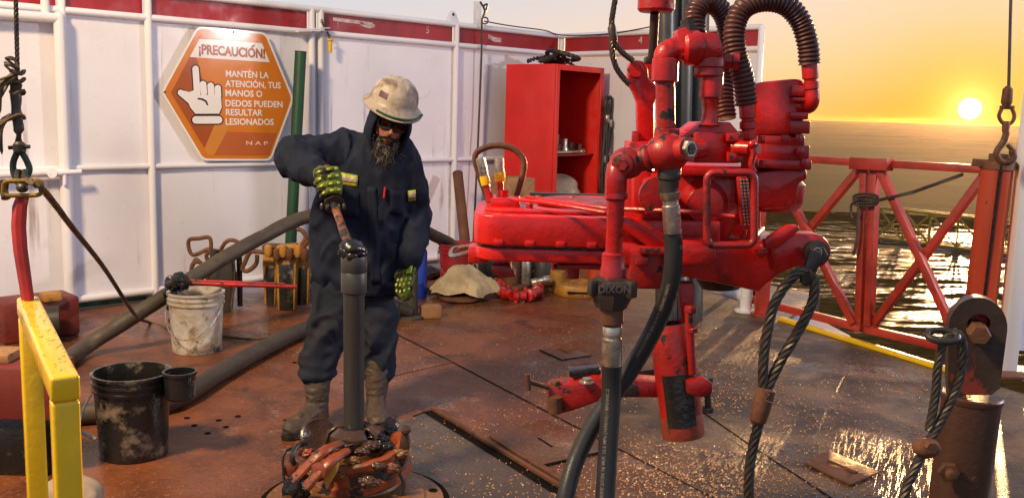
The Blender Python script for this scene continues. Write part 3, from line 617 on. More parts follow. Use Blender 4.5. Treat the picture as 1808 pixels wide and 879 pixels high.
for i in range(9):
    h = L*(.43+.45*i/8); row = []
    for k in range(9):
        th = rad(-48+80*k/8); dirv = (V((0, -1, 0))*math.cos(th)+V((1, 0, 0))*math.sin(th)); dirv = (dirv-ax.normalized()*dirv.dot(ax.normalized())).normalized()
        row.append(a+ax.normalized()*h+dirv*(rt_+.0015))
    rows.append(row)
mb = MB(); mb.sheet(rows); mb.build('slot_shade', M['grease'], barrel)
mb = MB(); outl(mb, [(1214, 676), (1244, 668), (1258, 676), (1258, 694), (1240, 702), (1214, 696)], 2.76, .07, .004); clampb = tp('clamp_block', mb, 'red_worn')
mb = MB(); mb.hexnut(at(1247, 674, 2.79), UPZ, .020, .016); mb.cyl(at(1249, 690, 2.79), at(1251, 728, 2.79), .010); mb.hexnut(at(1250, 718, 2.79), (0, 0, -1), .017, .016); mb.build('bolt', M['dark_steel'], clampb)
# back-up arm reaching left
mb = MB(); outl(mb, [(968, 688), (975, 682), (1010, 680), (1050, 667), (1165, 676), (1165, 702), (1075, 702), (1010, 726), (975, 734), (968, 726)], 2.86, .09, .006); armp = tp('backup_arm', mb, 'red_worn')
mb = MB(); outl(mb, [(1086, 677), (1125, 679), (1125, 701), (1086, 701)], 2.856, .098, .002); mb.build('worn_patch', M['dark_steel'], armp)
mb = MB(); outl(mb, [(1004, 656), (1060, 650), (1062, 660), (1050, 664), (1046, 682), (1016, 684), (1014, 668), (1006, 666)], 2.90, .08, .004); mb.build('jaw', M['grease'], armp)
mb = MB(); mb.lathe(at(1036, 675, 2.84), UPZ, [(.024, 0), (.024, .004), (.014, .006), (.014, .014)], 14); mb.build('washer', M['bright_steel'], armp)
mb = MB(); mb.hexnut(at(980, 688, 2.88), UPZ, .018, .03); mb.cyl(at(980, 700, 2.84), at(980, 728, 2.84), .022); mb.build('bolt', M['rust'], armp)
mb = MB(); mb.cyl(at(968, 684, 2.86), at(934, 673, 2.82), .0075); mb.cyl(at(931, 660, 2.82), at(934, 688, 2.82), .009); mb.build('tee_handle', M['rust'], armp)
mb = MB(); mb.cyl(at(1056, 669, 3.0), at(1170, 655, 3.05), .010); mb.build('tie_bar', M['dark_steel'], armp)
# --- hammer union and hoses (they hang from the tong's pipework and move with it)
Y = 2.56; k = px_m(1, Y); d = at(1078, 560, Y)-at(1082, 492, Y)
mb = MB(); mb.lathe(at(1082, 490, Y), d, [(26*k, 0), (36*k, 3*k), (37*k, 34*k), (28*k, 55*k), (22*k, 57*k)], 8); union = tp('hammer_union', mb, 'dark_steel')
for ang_ in (200, 320, 80):
    mb = MB(); c = at(1082, 506, Y); dv = V((math.cos(rad(ang_)), math.sin(rad(ang_)), 0)); mb.box(c+dv*36*k, (22*k, 20*k, 30*k), Matrix.Rotation(rad(ang_), 3, 'Z'), .005); mb.build('hammer_lug', M['dark_steel'], union)
mb = MB(); outl(mb, [(1056, 512), (1066, 501), (1106, 500), (1114, 510), (1106, 522), (1064, 523)], Y-.106, .02, .003); plq = mb.build('badge', M['dark_steel'], union)
def text_mesh(body, size, name, mat, parent, M4, extrude=.001, bold=0.0, align='CENTER', sx=1.0, kind=None):
    cu = bpy.data.curves.new('t', 'FONT'); cu.body = body; cu.size = size; cu.extrude = extrude; cu.align_x = align; cu.align_y = 'CENTER'; cu.offset = bold; cu.resolution_u = 3
    o = bpy.data.objects.new('t', cu); COL.objects.link(o); bpy.context.view_layer.update()
    me = bpy.data.meshes.new_from_object(o.evaluated_get(bpy.context.evaluated_depsgraph_get())); bpy.data.objects.remove(o)
    me.transform(M4 @ Matrix.Diagonal((sx, 1, 1, 1)))
    off = V((0, 0, 0)); q = parent
    while q is not None: off += q.location; q = q.parent
    me.transform(Matrix.Translation(-off)); me.materials.clear(); me.materials.append(M[mat]); me.name = name
    r = bpy.data.objects.new(name, me); COL.objects.link(r); r.parent = parent
    return r
def face_m(c, xdir, nrm, ydir=None):      # text plane: x along the words, z out of the face
    z = V(nrm).normalized(); x = V(xdir); x = (x-z*x.dot(z)).normalized(); y = z.cross(x)
    return Matrix.Translation(V(c)) @ Matrix((x, y, z)).transposed().to_4x4()
M['emboss'] = worn('rubbed raised lettering', (.16, .13, .11), GRIME, None, .4, metal=.5, dirt_amt=.4, scale=20)
text_mesh('DIXON', 17*k, 'lettering', 'emboss', union, face_m(at(1085, 511.5, Y-.108), RR, V((0, -1, 0))), .002, .0006)
M['hose_print'] = worn('faded hose print', (.22, .19, .15), (.05, .045, .04), None, .5, dirt_amt=.5, scale=30)
def fitting(nm, a, b, prof, mat): 
    d_ = V(b)-V(a); mb = MB(); mb.lathe(a, d_, [(r, h*d_.length) for r, h in prof], 22); return tp(nm, mb, mat)
fitting('hose_nipple', at(1080, 544, Y), at(1081, 578, Y), [(21*k, 0), (21*k, .75), (17*k, .8), (17*k, 1)], 'rust')
fitting('hose_ferrule', at(1081, 574, Y), at(1080, 646, Y), [(16*k, 0), (17.5*k, .03), (17.5*k, .22), (15.5*k, .24), (15.5*k, .30), (18*k, .33), (18.5*k, .95), (17.5*k, 1)], 'bright_steel')
def hose_with_print(pts, r, txt, side, start, size):
    path = bez(pts, 16); mb = MB(); mb.tube(path, r, 24); h = tp('hydraulic_hose', mb, 'hose')
    acc = [0]
    for i in range(1, len(path)): acc.append(acc[-1]+(path[i]-path[i-1]).length)
    def fr(s):
        j = 0
        while j < len(acc)-2 and acc[j+1] < s: j += 1
        q = min(1, (s-acc[j])/max(1e-9, acc[j+1]-acc[j])); p = path[j].lerp(path[j+1], q)
        t0 = (path[min(j+1, len(path)-1)]-path[max(j-1, 0)]).normalized(); t1 = (path[min(j+2, len(path)-1)]-path[j]).normalized()
        return p, t0.lerp(t1, q).normalized()
    cu = bpy.data.curves.new('t', 'FONT'); cu.body = txt; cu.size = size; cu.align_y = 'CENTER'; cu.resolution_u = 2; cu.offset = .0002
    o = bpy.data.objects.new('t', cu); COL.objects.link(o); bpy.context.view_layer.update()
    me = bpy.data.meshes.new_from_object(o.evaluated_get(bpy.context.evaluated_depsgraph_get())); bpy.data.objects.remove(o)
    for v in me.vertices:
        p, t_ = fr(start-v.co.x if start > 0 else -start+v.co.x); n0 = (CAM-p); n0 = (n0-t_*n0.dot(t_)).normalized(); sd = t_.cross(n0)
        if start > 0: th = v.co.y/r+side
        else: th = v.co.y/r+side
        v.co = p+(n0*math.cos(th)+sd*math.sin(th))*(r+.0006)
    me.transform(Matrix.Translation(-tong.location)); me.materials.clear(); me.materials.append(M['hose_print'])
    q = bpy.data.objects.new('print', me); COL.objects.link(q); q.parent = h
    return h
hose_with_print([at(1080, 640, Y), at(1079, 700, Y), at(1074, 780, Y-.02), at(1069, 870, Y-.05), at(1066, 960, Y-.08), at(1055, 1060, Y-.05)], px_m(18, Y), 'NO SKIVE 2/2SN 16 W.P. 16.5 MPa (165BAR) / 08RHAIC-2', .35, .40, .0135)
fitting('hose_ferrule', at(1183, 340, Y), at(1188, 412, Y), [(18*k, 0), (17*k, .15), (14*k, .2), (14*k, .3), (16*k, .33), (16*k, .95), (15*k, 1)], 'bright_steel')
hose_with_print([at(1187, 405, 2.57), at(1189, 450, 2.57), at(1182, 510, 2.58), at(1155, 580, 2.6), at(1112, 655, 2.62), at(1060, 730, 2.62), at(1022, 800, 2.6), at(1000, 870, 2.55), at(985, 960, 2.5)], px_m(16.5, 2.57), '165BAR/2393PSI 2SN 16 W.P. 165BAR/2400PSI', .2, .38, .012)
# hydraulic lift rod overhead
mb = MB(); mb.lathe(at(1158, 22, 2.95), UPZ, [(px_m(28, 2.95), 0), (px_m(32, 2.95), .008), (px_m(32, 2.95), .16), (px_m(28, 2.95), .165)], 28); cyl_ = tag(mb.build('lift_cylinder', M['red_worn']), 'short red lift cylinder hanging above the red hanger arm', 'cylinder')
rebase(cyl_, at(1158, 22, 2.95))
mb = MB(); mb.cyl(at(1156, 24, 2.95), at(1152, 104, 3.0), px_m(8, 2.95)); mb.build('rod', M['dark_steel'], cyl_); 
mb = MB(); blk(mb, 1140, 100, 1160, 112, 3.02, .05, .005); mb.build('rod_clevis', M['dark_steel'], cyl_)

# ================================================================ floor details
def gz(px, py, z): p = ground(px, py); p.z = z; return p
def strip(px_pts, w, z, nm, mat, h=0.0):
    mb = MB(); P = [ground(*p) for p in px_pts]
    for a, b in zip(P[:-1], P[1:]):
        d = (b-a).normalized(); n = V((-d.y, d.x, 0))*w/2
        q = [a+n, b+n, b-n, a-n]
        if h: mb.poly_prism([V((p.x, p.y, z)) for p in q], (0, 0, h))
        else: mb.bm.faces.new([mb.bm.verts.new((p.x, p.y, z)) for p in q])
    o = mb.build(nm, M[mat], smooth=False); o['kind'] = 'structure'; return o
M['seam'] = worn('seam and recess black', (.010, .007, .005), None, None, .85, bump=0)  # black for joints; also paints the shade inside holes and channels
M['seam'].node_tree.nodes['Principled BSDF'].inputs['Specular IOR Level'].default_value = .05
strip([(690, 585), (800, 640), (1000, 745), (1130, 812), (1300, 900)], .012, .003, 'floor_seam', 'seam')
strip([(800, 640), (690, 665)], .008, .0035, 'floor_seam', 'seam')
strip([(1230, 720), (1330, 790), (1500, 900)], .012, .003, 'floor_seam', 'seam')
strip([(730, 735), (752, 727)], .010, .0035, 'floor_seam', 'seam')
strip([(754, 726), (990, 872), (1030, 897)], .055, .004, 'floor_slot', 'seam')  # flat dark strip paints the shade down the open channel
strip([(764, 724), (1000, 868), (1040, 893)], .022, .004, 'floor_slot_rim', 'rust', .014)
strip([(868, 772), (912, 800), (1000, 853)], .035, .0045, 'floor_slot_rim', 'rust', .010)
def plate(px, nm, z, h, mat, thing_label=None, cat=None):
    P = [gz(x, y, z) for x, y in px]; mb = MB(); mb.poly_prism(P, (0, 0, h), .002)
    o = mb.build(nm, M[mat])
    if thing_label: tag(o, thing_label, cat); rebase(o, sum(P, V())/len(P))
    else: o['kind'] = 'structure'
    return o
M['deck_plate'] = M['floor']
M['olive_mud'] = worn('grey olive mud on plate', (.060, .040, .022), (.024, .017, .011), (.16, .10, .06), .26, dirt_amt=.5, chip_amt=.22, scale=3, chip_scale=40, bump=.7, bump_scale=60, rough_var=.14, var=.3)
mb = MB(); mb.bm.faces.new([mb.bm.verts.new(gz(x, y, .0016)) for x, y in [(560, 800), (690, 752), (750, 729), (1000, 884), (1040, 960), (700, 960)]]); mb.build('floor_plate', M['olive_mud'], smooth=False)['kind'] = 'structure'
plate([(866, 770), (962, 742), (1080, 795), (955, 824)], 'floor_hatch', .002, .008, 'deck_plate')
strip([(866, 771), (955, 825), (1082, 796)], .014, .0112, 'floor_seam', 'seam'); strip([(950, 776), (975, 792)], .014, .0114, 'floor_seam', 'seam')
plate([(952, 618), (985, 608), (1045, 628), (992, 636)], 'floor_hatch', .002, .006, 'deck_plate')
strip([(952, 619), (992, 637), (1045, 629)], .012, .0092, 'floor_seam', 'seam'); strip([(985, 618), (1003, 625)], .010, .0095, 'floor_seam', 'seam')
lp = plate([(1420, 820), (1464, 800), (1552, 838), (1500, 860)], 'loose_plate', .006, .012, 'rust', 'small rusty loose plate lying flat on the wet deck', 'plate')
mb = MB(); a, b = gz(1462, 820, .024), gz(1512, 842, .024); mb.bar(a, b, .02, .012, bevel=.003); mb.build('plate_handle', M['rust'], lp)
for x, y in [(330, 738), (343, 751), (399, 754), (367, 765), (386, 742), (420, 735), (505, 742), (200, 700), (520, 640)]:
    mb = MB(); mb.lathe(gz(x, y, .0028), UPZ, [(.016, 0), (.016, .0004)], 12); mb.build('drain_hole', M['seam']) ['kind'] = 'structure'
# rotary table ring under the slips
RC = ground(627, 884)
def ringsheet(c, r0, r1, z, nm, mat, n=64):
    mb = MB()
    for k in range(n):
        a0, a1 = 2*math.pi*k/n, 2*math.pi*(k+1)/n
        q = [(r0, a0), (r1, a0), (r1, a1), (r0, a1)]
        mb.bm.faces.new([mb.bm.verts.new((c.x+r*math.cos(a), c.y+r*math.sin(a), z)) for r, a in q])
    bmesh.ops.remove_doubles(mb.bm, verts=mb.bm.verts, dist=1e-5)
    o = mb.build(nm, M[mat], smooth=False); return o
ringsheet(RC, .375, .40, .003, 'floor_seam', 'seam')['kind'] = 'structure'
M['mud_plate'] = worn('ochre mud on steel', (.20, .085, .028), (.05, .025, .012), (.40, .26, .15), .35, dirt_amt=.55, chip_amt=.35, scale=9, chip_scale=20, bump=1.0, bump_scale=40)
mb = MB(); mb.lathe(RC+UPZ*.003, UPZ, [(.375, 0), (.372, .010), (.30, .014), (.29, .026), (.20, .028), (.02, .028)], 64); rt = tag(mb.build('rotary_table', M['mud_plate']), 'muddy round rotary table plate set in the deck under the slips', 'rotary table'); rebase(rt, RC)
for a in (0.3, 1.35, 2.6, 4.0, 5.2):
    mb = MB(); c = RC+V((.335*math.cos(a), .335*math.sin(a), .0165)); mb.lathe(c, UPZ, [(.02, 0), (.02, .001)], 14); mb.build('socket', M['seam'], rt)
# glossy beads added over the deck so the low sun makes glints
random.seed(21); mb = MB(); cnt = 0
M['grains'] = worn('glossy glint beads', (.30, .14, .05), (.12, .06, .03), (.42, .30, .20), .17, dirt_amt=.4, scale=60, chip_amt=.3, bump=0, rough_var=.08)
while cnt < 8000:
    px, py = random.uniform(690, 1640), random.uniform(575, 878); p = ground(px, py)
    dens = max(0, .5+1.1*noise.noise(V((p.x*1.1, p.y*1.1, 3))))*(.30+.70*min(1, max(0, (px-800)/350)))
    if py < 640: dens *= .5
    if (p-ground(627, 884)).length < .42 or (p-K0).dot(V((kd.y, -kd.x, 0)))*(1 if V((kd.y, -kd.x, 0)).x > 0 else -1) > -.03 or random.random() > dens: continue
    r = random.choice((.0022, .003, .003, .004, .005, .006))*random.uniform(.8, 1.2); x = [p.x+random.uniform(-.004, .004), p.y, .0]
    rows = []; ph = random.random()*6
    top = mb.bm.verts.new((x[0], x[1], r*1.1)); r1 = [mb.bm.verts.new((x[0]+r*.7*math.cos(ph+k*1.047), x[1]+r*.7*math.sin(ph+k*1.047), r*.75)) for k in range(6)]; r2 = [mb.bm.verts.new((x[0]+r*math.cos(ph+k*1.047), x[1]+r*math.sin(ph+k*1.047), .0005)) for k in range(6)]
    for k in range(6): mb.bm.faces.new((top, r1[k], r1[(k+1) % 6])); mb.bm.faces.new((r1[k], r2[k], r2[(k+1) % 6], r1[(k+1) % 6]))
    cnt += 1
mb.build('glint_beads', M['grains'], kind='stuff', ang=180)
# ================================================================ kerb, landing, railing gates, posts on the right
mb = MB(); kp = [K0-kd*.02, K1+kd*.35]; n = V((kd.y, -kd.x, 0)); n = n if n.x < 0 else -n
mb.poly_prism([kp[0], kp[1], kp[1]+n*.055, kp[0]+n*.055], (0, 0, .032), .006)
tag(mb.build('toe_kerb', M['yellow']), 'low yellow toe kerb along the open edge of the deck', 'kerb')
M['lilac_plate'] = worn('pale grey painted plate', (.42, .40, .44), (.22, .20, .2), RUST, .45, dirt_amt=.4, chip_amt=.15, scale=3)
mb = MB(); LPp = [ground(1290, 528), ground(1402, 569), ground(1520, 606), ground(1500, 585), ground(1452, 560), ground(1395, 528)]; mb.poly_prism([V((p.x, p.y, -.03)) for p in LPp], (0, 0, -.05)); mb.build('landing', M['lilac_plate'], smooth=False)['kind'] = 'structure'
FA, FB = ground(1440, 563, .05), ground(1650, 609, .05); fd = (FB-FA); fd.z = 0; fd.normalize(); FN = V((fd.y, -fd.x, 0)); FN = FN if FN.y < 0 else -FN
def fp(px, py, off=0.0): return on_plane(px, py, FA+FN*off, FN)
def fbar(mb, p, q, w, off=0.0, h=None): mb.bar(fp(*p, off), fp(*q, off), h or w, w, up=FN, bevel=.003)
def gate(name, label, tl, tr, bl, br, extra=None):
    g = thing(name, label, 'gate', V((fp(*bl).x, fp(*bl).y, 0)), 'red railing gates')
    for nm, p, q, w, off in [('top_rail', tl, tr, .075, 0), ('bottom_rail', bl, br, .07, 0), ('stile', (tl[0]+4, tl[1]+6), (bl[0]+4, bl[1]-6), .07, .002), ('stile', (tr[0]-4, tr[1]+6), (br[0]-4, br[1]-6), .07, .002), ('brace', (tl[0]+10, tl[1]+8), (br[0]-14, br[1]-8), .06, .03), ('brace', (tr[0]-12, tr[1]+8), (bl[0]+12, bl[1]-8), .06, -.032)]:
        mb = MB(); fbar(mb, p, q, w, off, .055); mb.build(nm, M['red_fence'], g)
    return g
g1 = gate('railing_gate', 'red cross braced railing gate half hidden behind the red tong', (1352, 276), (1532, 288), (1322, 527), (1522, 579))
g2 = gate('railing_gate', 'red cross braced railing gate under the sun beside the orange post', (1542, 288), (1752, 300), (1530, 581), (1712, 622))
mb = MB(); fbar(mb, (1505, 288), (1572, 291), .09, .06); mb.build('latch_plate', M['red_fence'], g2)
rope = MB(); 
rope_mesh(rope, [fp(1512, 350, .08), fp(1545, 355, .09), fp(1610, 340, .06), fp(1700, 308, .05)], .013)
for i in range(3): rope.tube([fp(1510+40*math.cos(a)*.55+18, 348+i*5+6*math.sin(a), .09) for a in [rad(30*q) for q in range(12)]], .010, 6, closed=True)
rope.tube(bez([fp(1518, 352, .1), fp(1503, 362, .1), fp(1506, 385, .1), fp(1516, 372, .1)], 6), .009, 6)
rope.tube(bez([fp(1516, 360, .1), fp(1513, 420, .1), fp(1507, 450, .1)], 6), .012, 6)
tag(rope.build('tie_rope', M['rope']), 'dark rope tying the two red gates together and stretched to the post', 'rope')
pb, pt_ = at(1716, 655, 6.30), at(1762, 288, 6.30)
mb = MB(); mb.cyl(pb, pt_, .098, n=28); op = tag(mb.build('gate_post', M['orange_post']), 'thick round orange red post at the end of the railing', 'post'); rebase(op, pb)
mb = MB(); d = (pt_-pb).normalized(); mb.bar(pb+V((-.03, -.098, 0)), pt_+V((-.03, -.098, 0)), .02, .012); mb.build('seam_strip', M['grease'], op)
mb = MB(); mb.lathe(pt_-d*.04, d, [(.11, 0), (.11, .05), (.06, .055), (.06, .10), (.02, .105)], 20); mb.bar(pt_+V((-.16, 0, 0)), pt_+V((.22, 0, -.02)), .05, .05, bevel=.006); mb.build('cap', M['rust'], op)
# hook on a line
Y = 6.0
mb = MB(); mb.cyl(at(1789, -160, Y), at(1781, 158, Y), .010); hk = tag(mb.build('hoist_line', M['rope']), 'thin steel hoist line with hook hanging beside the sun', 'hoist line')
mb = MB(); mb.lathe(at(1780, 152, Y), (0, 0, -1), [(.012, 0), (.03, .02), (.034, .10), (.02, .13)], 14); mb.build('socket', M['rust'], hk)
mb = MB(); mb.tube(bez([at(1771, 188, Y), at(1764, 204, Y), at(1769, 216, Y), at(1778, 220, Y), at(1787, 216, Y), at(1791, 204, Y), at(1785, 188, Y)], 5), .012, 10); mb.cyl(at(1766, 190, Y), at(1790, 190, Y), .012); mb.build('shackle', M['rust'], hk)
mb = MB(); mb.lathe(at(1777, 214, Y), (0, 0, -1), [(.02, 0), (.024, .02), (.02, .07)], 12); mb.tube(bez([at(1777, 234, Y), at(1772, 250, Y), at(1760, 268, Y), at(1764, 282, Y), at(1777, 287, Y), at(1789, 279, Y), at(1786, 264, Y), at(1779, 256, Y)], 6), [.02]*24+[.022]*12+[.014]*7, 12); mb.build('hook', M['rust'], hk)
# white wind wall end on the far right
e = at(1771, 640, 6.2); wr = thing('windbreak_wall', 'white windbreak wall whose edge just enters at the far right', 'wall', (e.x+1, 6.25, 0)); wr['kind'] = 'thing'
mb = MB(); mb.box((e.x+.05, 6.25, 1.25), (.10, .10, 2.5), None, .006); mb.build('post', M['white_steel'], wr)
mb = MB(); mb.box((e.x+.55, 6.27, 1.3), (.9, .02, 2.3)); mb.build('wall_panel', M['white_steel'], wr)
mb = MB(); mb.box((e.x+.15, 6.2, .012), (.55, .3, .024), None, .004); mb.build('base_plate', M['deck_plate'], wr)
# low white pipe run and stub posts behind the tong
mb = MB(); mb.tube([ground(1225, 520)+UPZ*.12, ground(1318, 548)+UPZ*.12], .055, 16); lowp = tag(mb.build('low_pipe', M['white_steel']), 'low white pipe rail along the deck edge under the tong', 'pipe'); 
mb = MB(); p = ground(1316, 550); mb.cyl(p, p+UPZ*.30, .05); mb.lathe(p, UPZ, [(.09, 0), (.09, .015)], 16); mb.build('foot', M['white_steel'], lowp)
p = ground(1344, 556); mb = MB(); mb.cyl(p, p+UPZ*.32, .06); mb.lathe(p, UPZ, [(.09, 0), (.09, .02)], 16); rebase(tag(mb.build('stub_post', M['red_fence']), 'short rust red stub post at the deck edge below the tong', 'post'), p)
# ================================================================ bollard with wire rope on the near right
M['post_brown'] = worn('dark brown weathered post', (.085, .036, .020), (.030, .016, .011), (.20, .065, .025), .42, metal=.15, dirt_amt=.5, chip_amt=.30, scale=5, chip_scale=22, chip_soft=.10, bump=.5, streak=True)
Y = 2.40; k = px_m(1, Y)
bb = at(1697, 1400, Y); bb.z = 0
bo = thing('anchor_post', 'dark steel anchor post with a round holed lug on top at the near right', 'post', bb)
mb = MB(); top = at(1716, 700, Y); base = V((top.x-.03, Y, 0)); mb.cyl(base, top, 52*k, 50.5*k, n=32); mb.build('post_body', M['post_brown'], bo)
mb = MB(); d = (top-base).normalized(); mb.lathe(top-d*.012, d, [(52*k, 0), (53*k, .004), (53*k, .014), (50*k, .018)], 32); mb.build('collar', M['post_brown'], bo)
M['lug_paint'] = worn('dark steel with leftover red paint', (.046, .026, .018), (.020, .013, .011), (.20, .028, .014), .36, metal=.1, dirt_amt=.5, chip_amt=.50, scale=7, chip_scale=6, bump=.3)
po = [(1672, 697), (1674, 640)]+[(1727-52*math.cos(a), 578-53*math.sin(a)) for a in [rad(x) for x in range(-8, 189, 12)]]+[(1764, 697)]
n_ = V((-.28, -.96, 0)).normalized(); c0 = at(1720, 620, Y-.03)
bm_h = [on_plane(1729+20*math.cos(a), 573+20*math.sin(a), c0, n_) for a in [rad(15*q) for q in range(24)]]
mb = MB(); outer = [on_plane(x, y, c0, n_) for x, y in po]
# plate with a real hole: stitch outer outline to the hole ring
def holed(mb, outer, hole, ext):
    hc = sum(hole, V())/len(hole); ax1 = (outer[0]-outer[-1]).normalized(); nn = V(ext).normalized(); ax2 = nn.cross(ax1)
    angf = lambda p: math.atan2((p-hc).dot(ax2), (p-hc).dot(ax1))
    bm = bmesh.new(); 
    # resample the outline by angle round the hole
    m = 48; ring_o = []; ring_i = []
    hr = sum((h-hc).length for h in hole)/len(hole)
    for q in range(m):
        a = 2*math.pi*q/m; dv = ax1*math.cos(a)+ax2*math.sin(a); best = None
        for i in range(len(outer)):
            p0, p1 = outer[i], outer[(i+1) % len(outer)]; e_ = p1-p0; den = dv.dot(ax1)*e_.dot(ax2)-dv.dot(ax2)*e_.dot(ax1)
            if abs(den) < 1e-12: continue
            w = p0-hc; t = (w.dot(ax1)*e_.dot(ax2)-w.dot(ax2)*e_.dot(ax1))/den; u = (w.dot(ax1)*dv.dot(ax2)-w.dot(ax2)*dv.dot(ax1))/den
            if t > 0 and -1e-6 <= u <= 1+1e-6 and (best is None or t > best): best = t
        ring_o.append(hc+dv*best); ring_i.append(hc+dv*hr)
    A = [bm.verts.new(p) for p in ring_o]; B = [bm.verts.new(p) for p in ring_i]; C_ = [bm.verts.new(p+V(ext)) for p in ring_o]; D = [bm.verts.new(p+V(ext)) for p in ring_i]
    for q in range(m):
        r_ = (q+1) % m
        for f in ((A[q], A[r_], B[r_], B[q]), (C_[r_], C_[q], D[q], D[r_]), (A[r_], A[q], C_[q], C_[r_]), (B[q], B[r_], D[r_], D[q])): bm.faces.new(f)
    mb.merge(bm)
holed(mb, outer, bm_h, -n_*.05); lugp = mb.build('lug', M['lug_paint'], bo)
holed_r = MB(); holed_r.lathe(c0+(sum(bm_h, V())/24-c0)-n_*.048, n_, [(20*k, 0), (20*k, .002)], 24); holed_r.build('rear_plate', M['red'], bo)
hc = sum(bm_h, V())/24
mb = MB(); mb.lathe(hc+V((-.006, 0, -.016))-n_*.04, n_, [(17*k, 0), (17*k, .06), (19*k, .062), (19*k, .09), (16*k, .098)], 6); mb.build('pin', M['rust'], bo)
for x, y in [(1676, 833)]:
    mb = MB(); c = at(x, y, Y-.075); mb.hexnut(c+V((0, .01, 0)), (-.2, -1, 0), .026, .02); mb.lathe(c, (-.2, -1, 0), [(.014, .008), (.014, .028), (.011, .03)], 14); mb.build('bolt', M['rust'], bo)
# wire rope slings
sl = thing('wire_rope_sling', 'greasy wire rope sling with a clamp looped on the anchor post', 'sling', (at(1600, 900, 2.25).x, 2.25, 0))
Y = 2.27
mb = MB(); rope_mesh(mb, bez([at(1688, 590, Y), at(1668, 600, Y), at(1657, 640, Y), at(1651, 700, Y), at(1640, 760, Y-.01)], 10), .0108); mb.build('rope_leg', M['rope'], sl)
mb = MB(); rope_mesh(mb, bez([at(1684, 586, Y+.03), at(1698, 600, Y), at(1697, 650, Y), at(1680, 705, Y), at(1654, 755, Y-.01), at(1628, 800, Y-.02), at(1605, 850, Y-.03), at(1580, 920, Y-.05), at(1550, 1010, Y-.08)], 10), .0118); mb.build('rope_leg', M['rope'], sl)
mb = MB(); mb.ball(at(1636, 790, Y-.03), .034, (1.0, .8, .75), 2, jit=.15); mb.lathe(at(1640, 786, Y-.055), (0, -1, 0), [(.014, 0), (.014, .02)], 6); mb.build('clamp', M['rust'], sl)
mb = MB(); c = at(1664, 593, Y-.01); mb.tube([c+V((.036*math.cos(a), .02*math.sin(a), .010*math.sin(a))) for a in [rad(20*q) for q in range(18)]], .0085, 10, closed=True); mb.build('thimble', M['dark_steel'], sl)
sl2 = thing('wire_rope_sling', 'thick wire rope sling with crimped ferrule hanging from the tong eye lug', 'sling', (at(1322, 900, 2.56).x, 2.56, 0))
Y = 2.58
mb = MB(); rope_mesh(mb, bez([at(1424, 478, Y), at(1400, 488, Y), at(1368, 535, Y), at(1352, 600, Y), at(1347, 660, Y), at(1350, 705, Y)], 10), px_m(9.5, Y)); mb.build('rope_leg', M['rope'], sl2)
mb = MB(); rope_mesh(mb, bez([at(1424, 478, Y), at(1438, 492, Y), at(1434, 535, Y), at(1406, 590, Y), at(1374, 645, Y), at(1352, 695, Y), at(1340, 745, Y), at(1327, 800, Y), at(1322, 860, Y), at(1326, 940, Y), at(1335, 1020, Y)], 10), px_m(9.5, Y)); mb.build('rope_leg', M['rope'], sl2)
mb = MB(); a, b = at(1354, 684, Y), at(1336, 748, Y); mb.lathe(a, b-a, [(.018, 0), (.026, .004), (.027, (b-a).length*.5), (.024, (b-a).length*.9), (.015, (b-a).length)], 18); mb.build('ferrule', M['rust'], sl2)
mb = MB(); outl(mb, [(1432, 440), (1452, 446), (1448, 466), (1436, 500), (1424, 508), (1414, 500), (1416, 486)], Y-.01, .022, .006); mb.build('shackle_plate', M['dark_steel'], sl2)
mb = MB(); mb.tube(bez([at(1342, 688, Y-.03), at(1358, 696, Y-.035), at(1350, 706, Y-.03), at(1378, 714, Y-.03)], 5), .0012, 5); mb.build('loose_wire', M['bright_steel'], sl2)
# rope above the lift hanger
sl3 = thing('wire_rope_sling', 'wire rope sling with short loop holding up the red lift hanger', 'sling', at(1085, 50, 2.95))
Y = 2.95
mb = MB(); rope_mesh(mb, bez([at(1094, -60, Y), at(1086, 0, Y), at(1080, 40, Y), at(1083, 70, Y), at(1098, 92, Y), at(1118, 108, Y)], 8), px_m(5, Y)); mb.build('rope_leg', M['rope'], sl3)
mb = MB(); rope_mesh(mb, bez([at(1083, 62, Y), at(1080, 85, Y), at(1086, 115, Y), at(1098, 135, Y), at(1112, 150, Y)], 8), px_m(5, Y)); mb.build('rope_leg', M['rope'], sl3)
mb = MB(); mb.tube([at(1081, 42, Y), at(1080, 50, Y), at(1083, 68, Y), at(1085, 76, Y)], [.008, .013, .013, .009], 10); mb.build('splice', M['rope'], sl3)
# racked pipe stands in the mast
for i, (x, Yp, xt) in enumerate([(1176, 7.35, 1172), (1198, 7.5, 1199), (1222, 7.62, 1228)]):
    p = ground(x, 574-i*5); p2 = at(xt+ (12 if i else 4), -120, p.y)
    mb = MB(); mb.cyl(p, p2, .072, n=20); mb.lathe(p, p2-p, [(.085, .0), (.085, .35), (.072, .38)], 20)
    o = tag(mb.build('pipe_stand', M['pipe_steel']), ['tall dark drill pipe standing behind the tong, nearest the locker', 'tall dark drill pipe standing behind the tong, between two others', 'tall dark drill pipe standing behind the tong, nearest the spiral hoses'][i], 'drill pipe', 'racked drill pipes behind the tong'); rebase(o, p)
M['boom_paint'] = worn('dusty yellow boom paint', (.42, .24, .02), (.20, .10, .02), None, .6, dirt_amt=.5, scale=1)
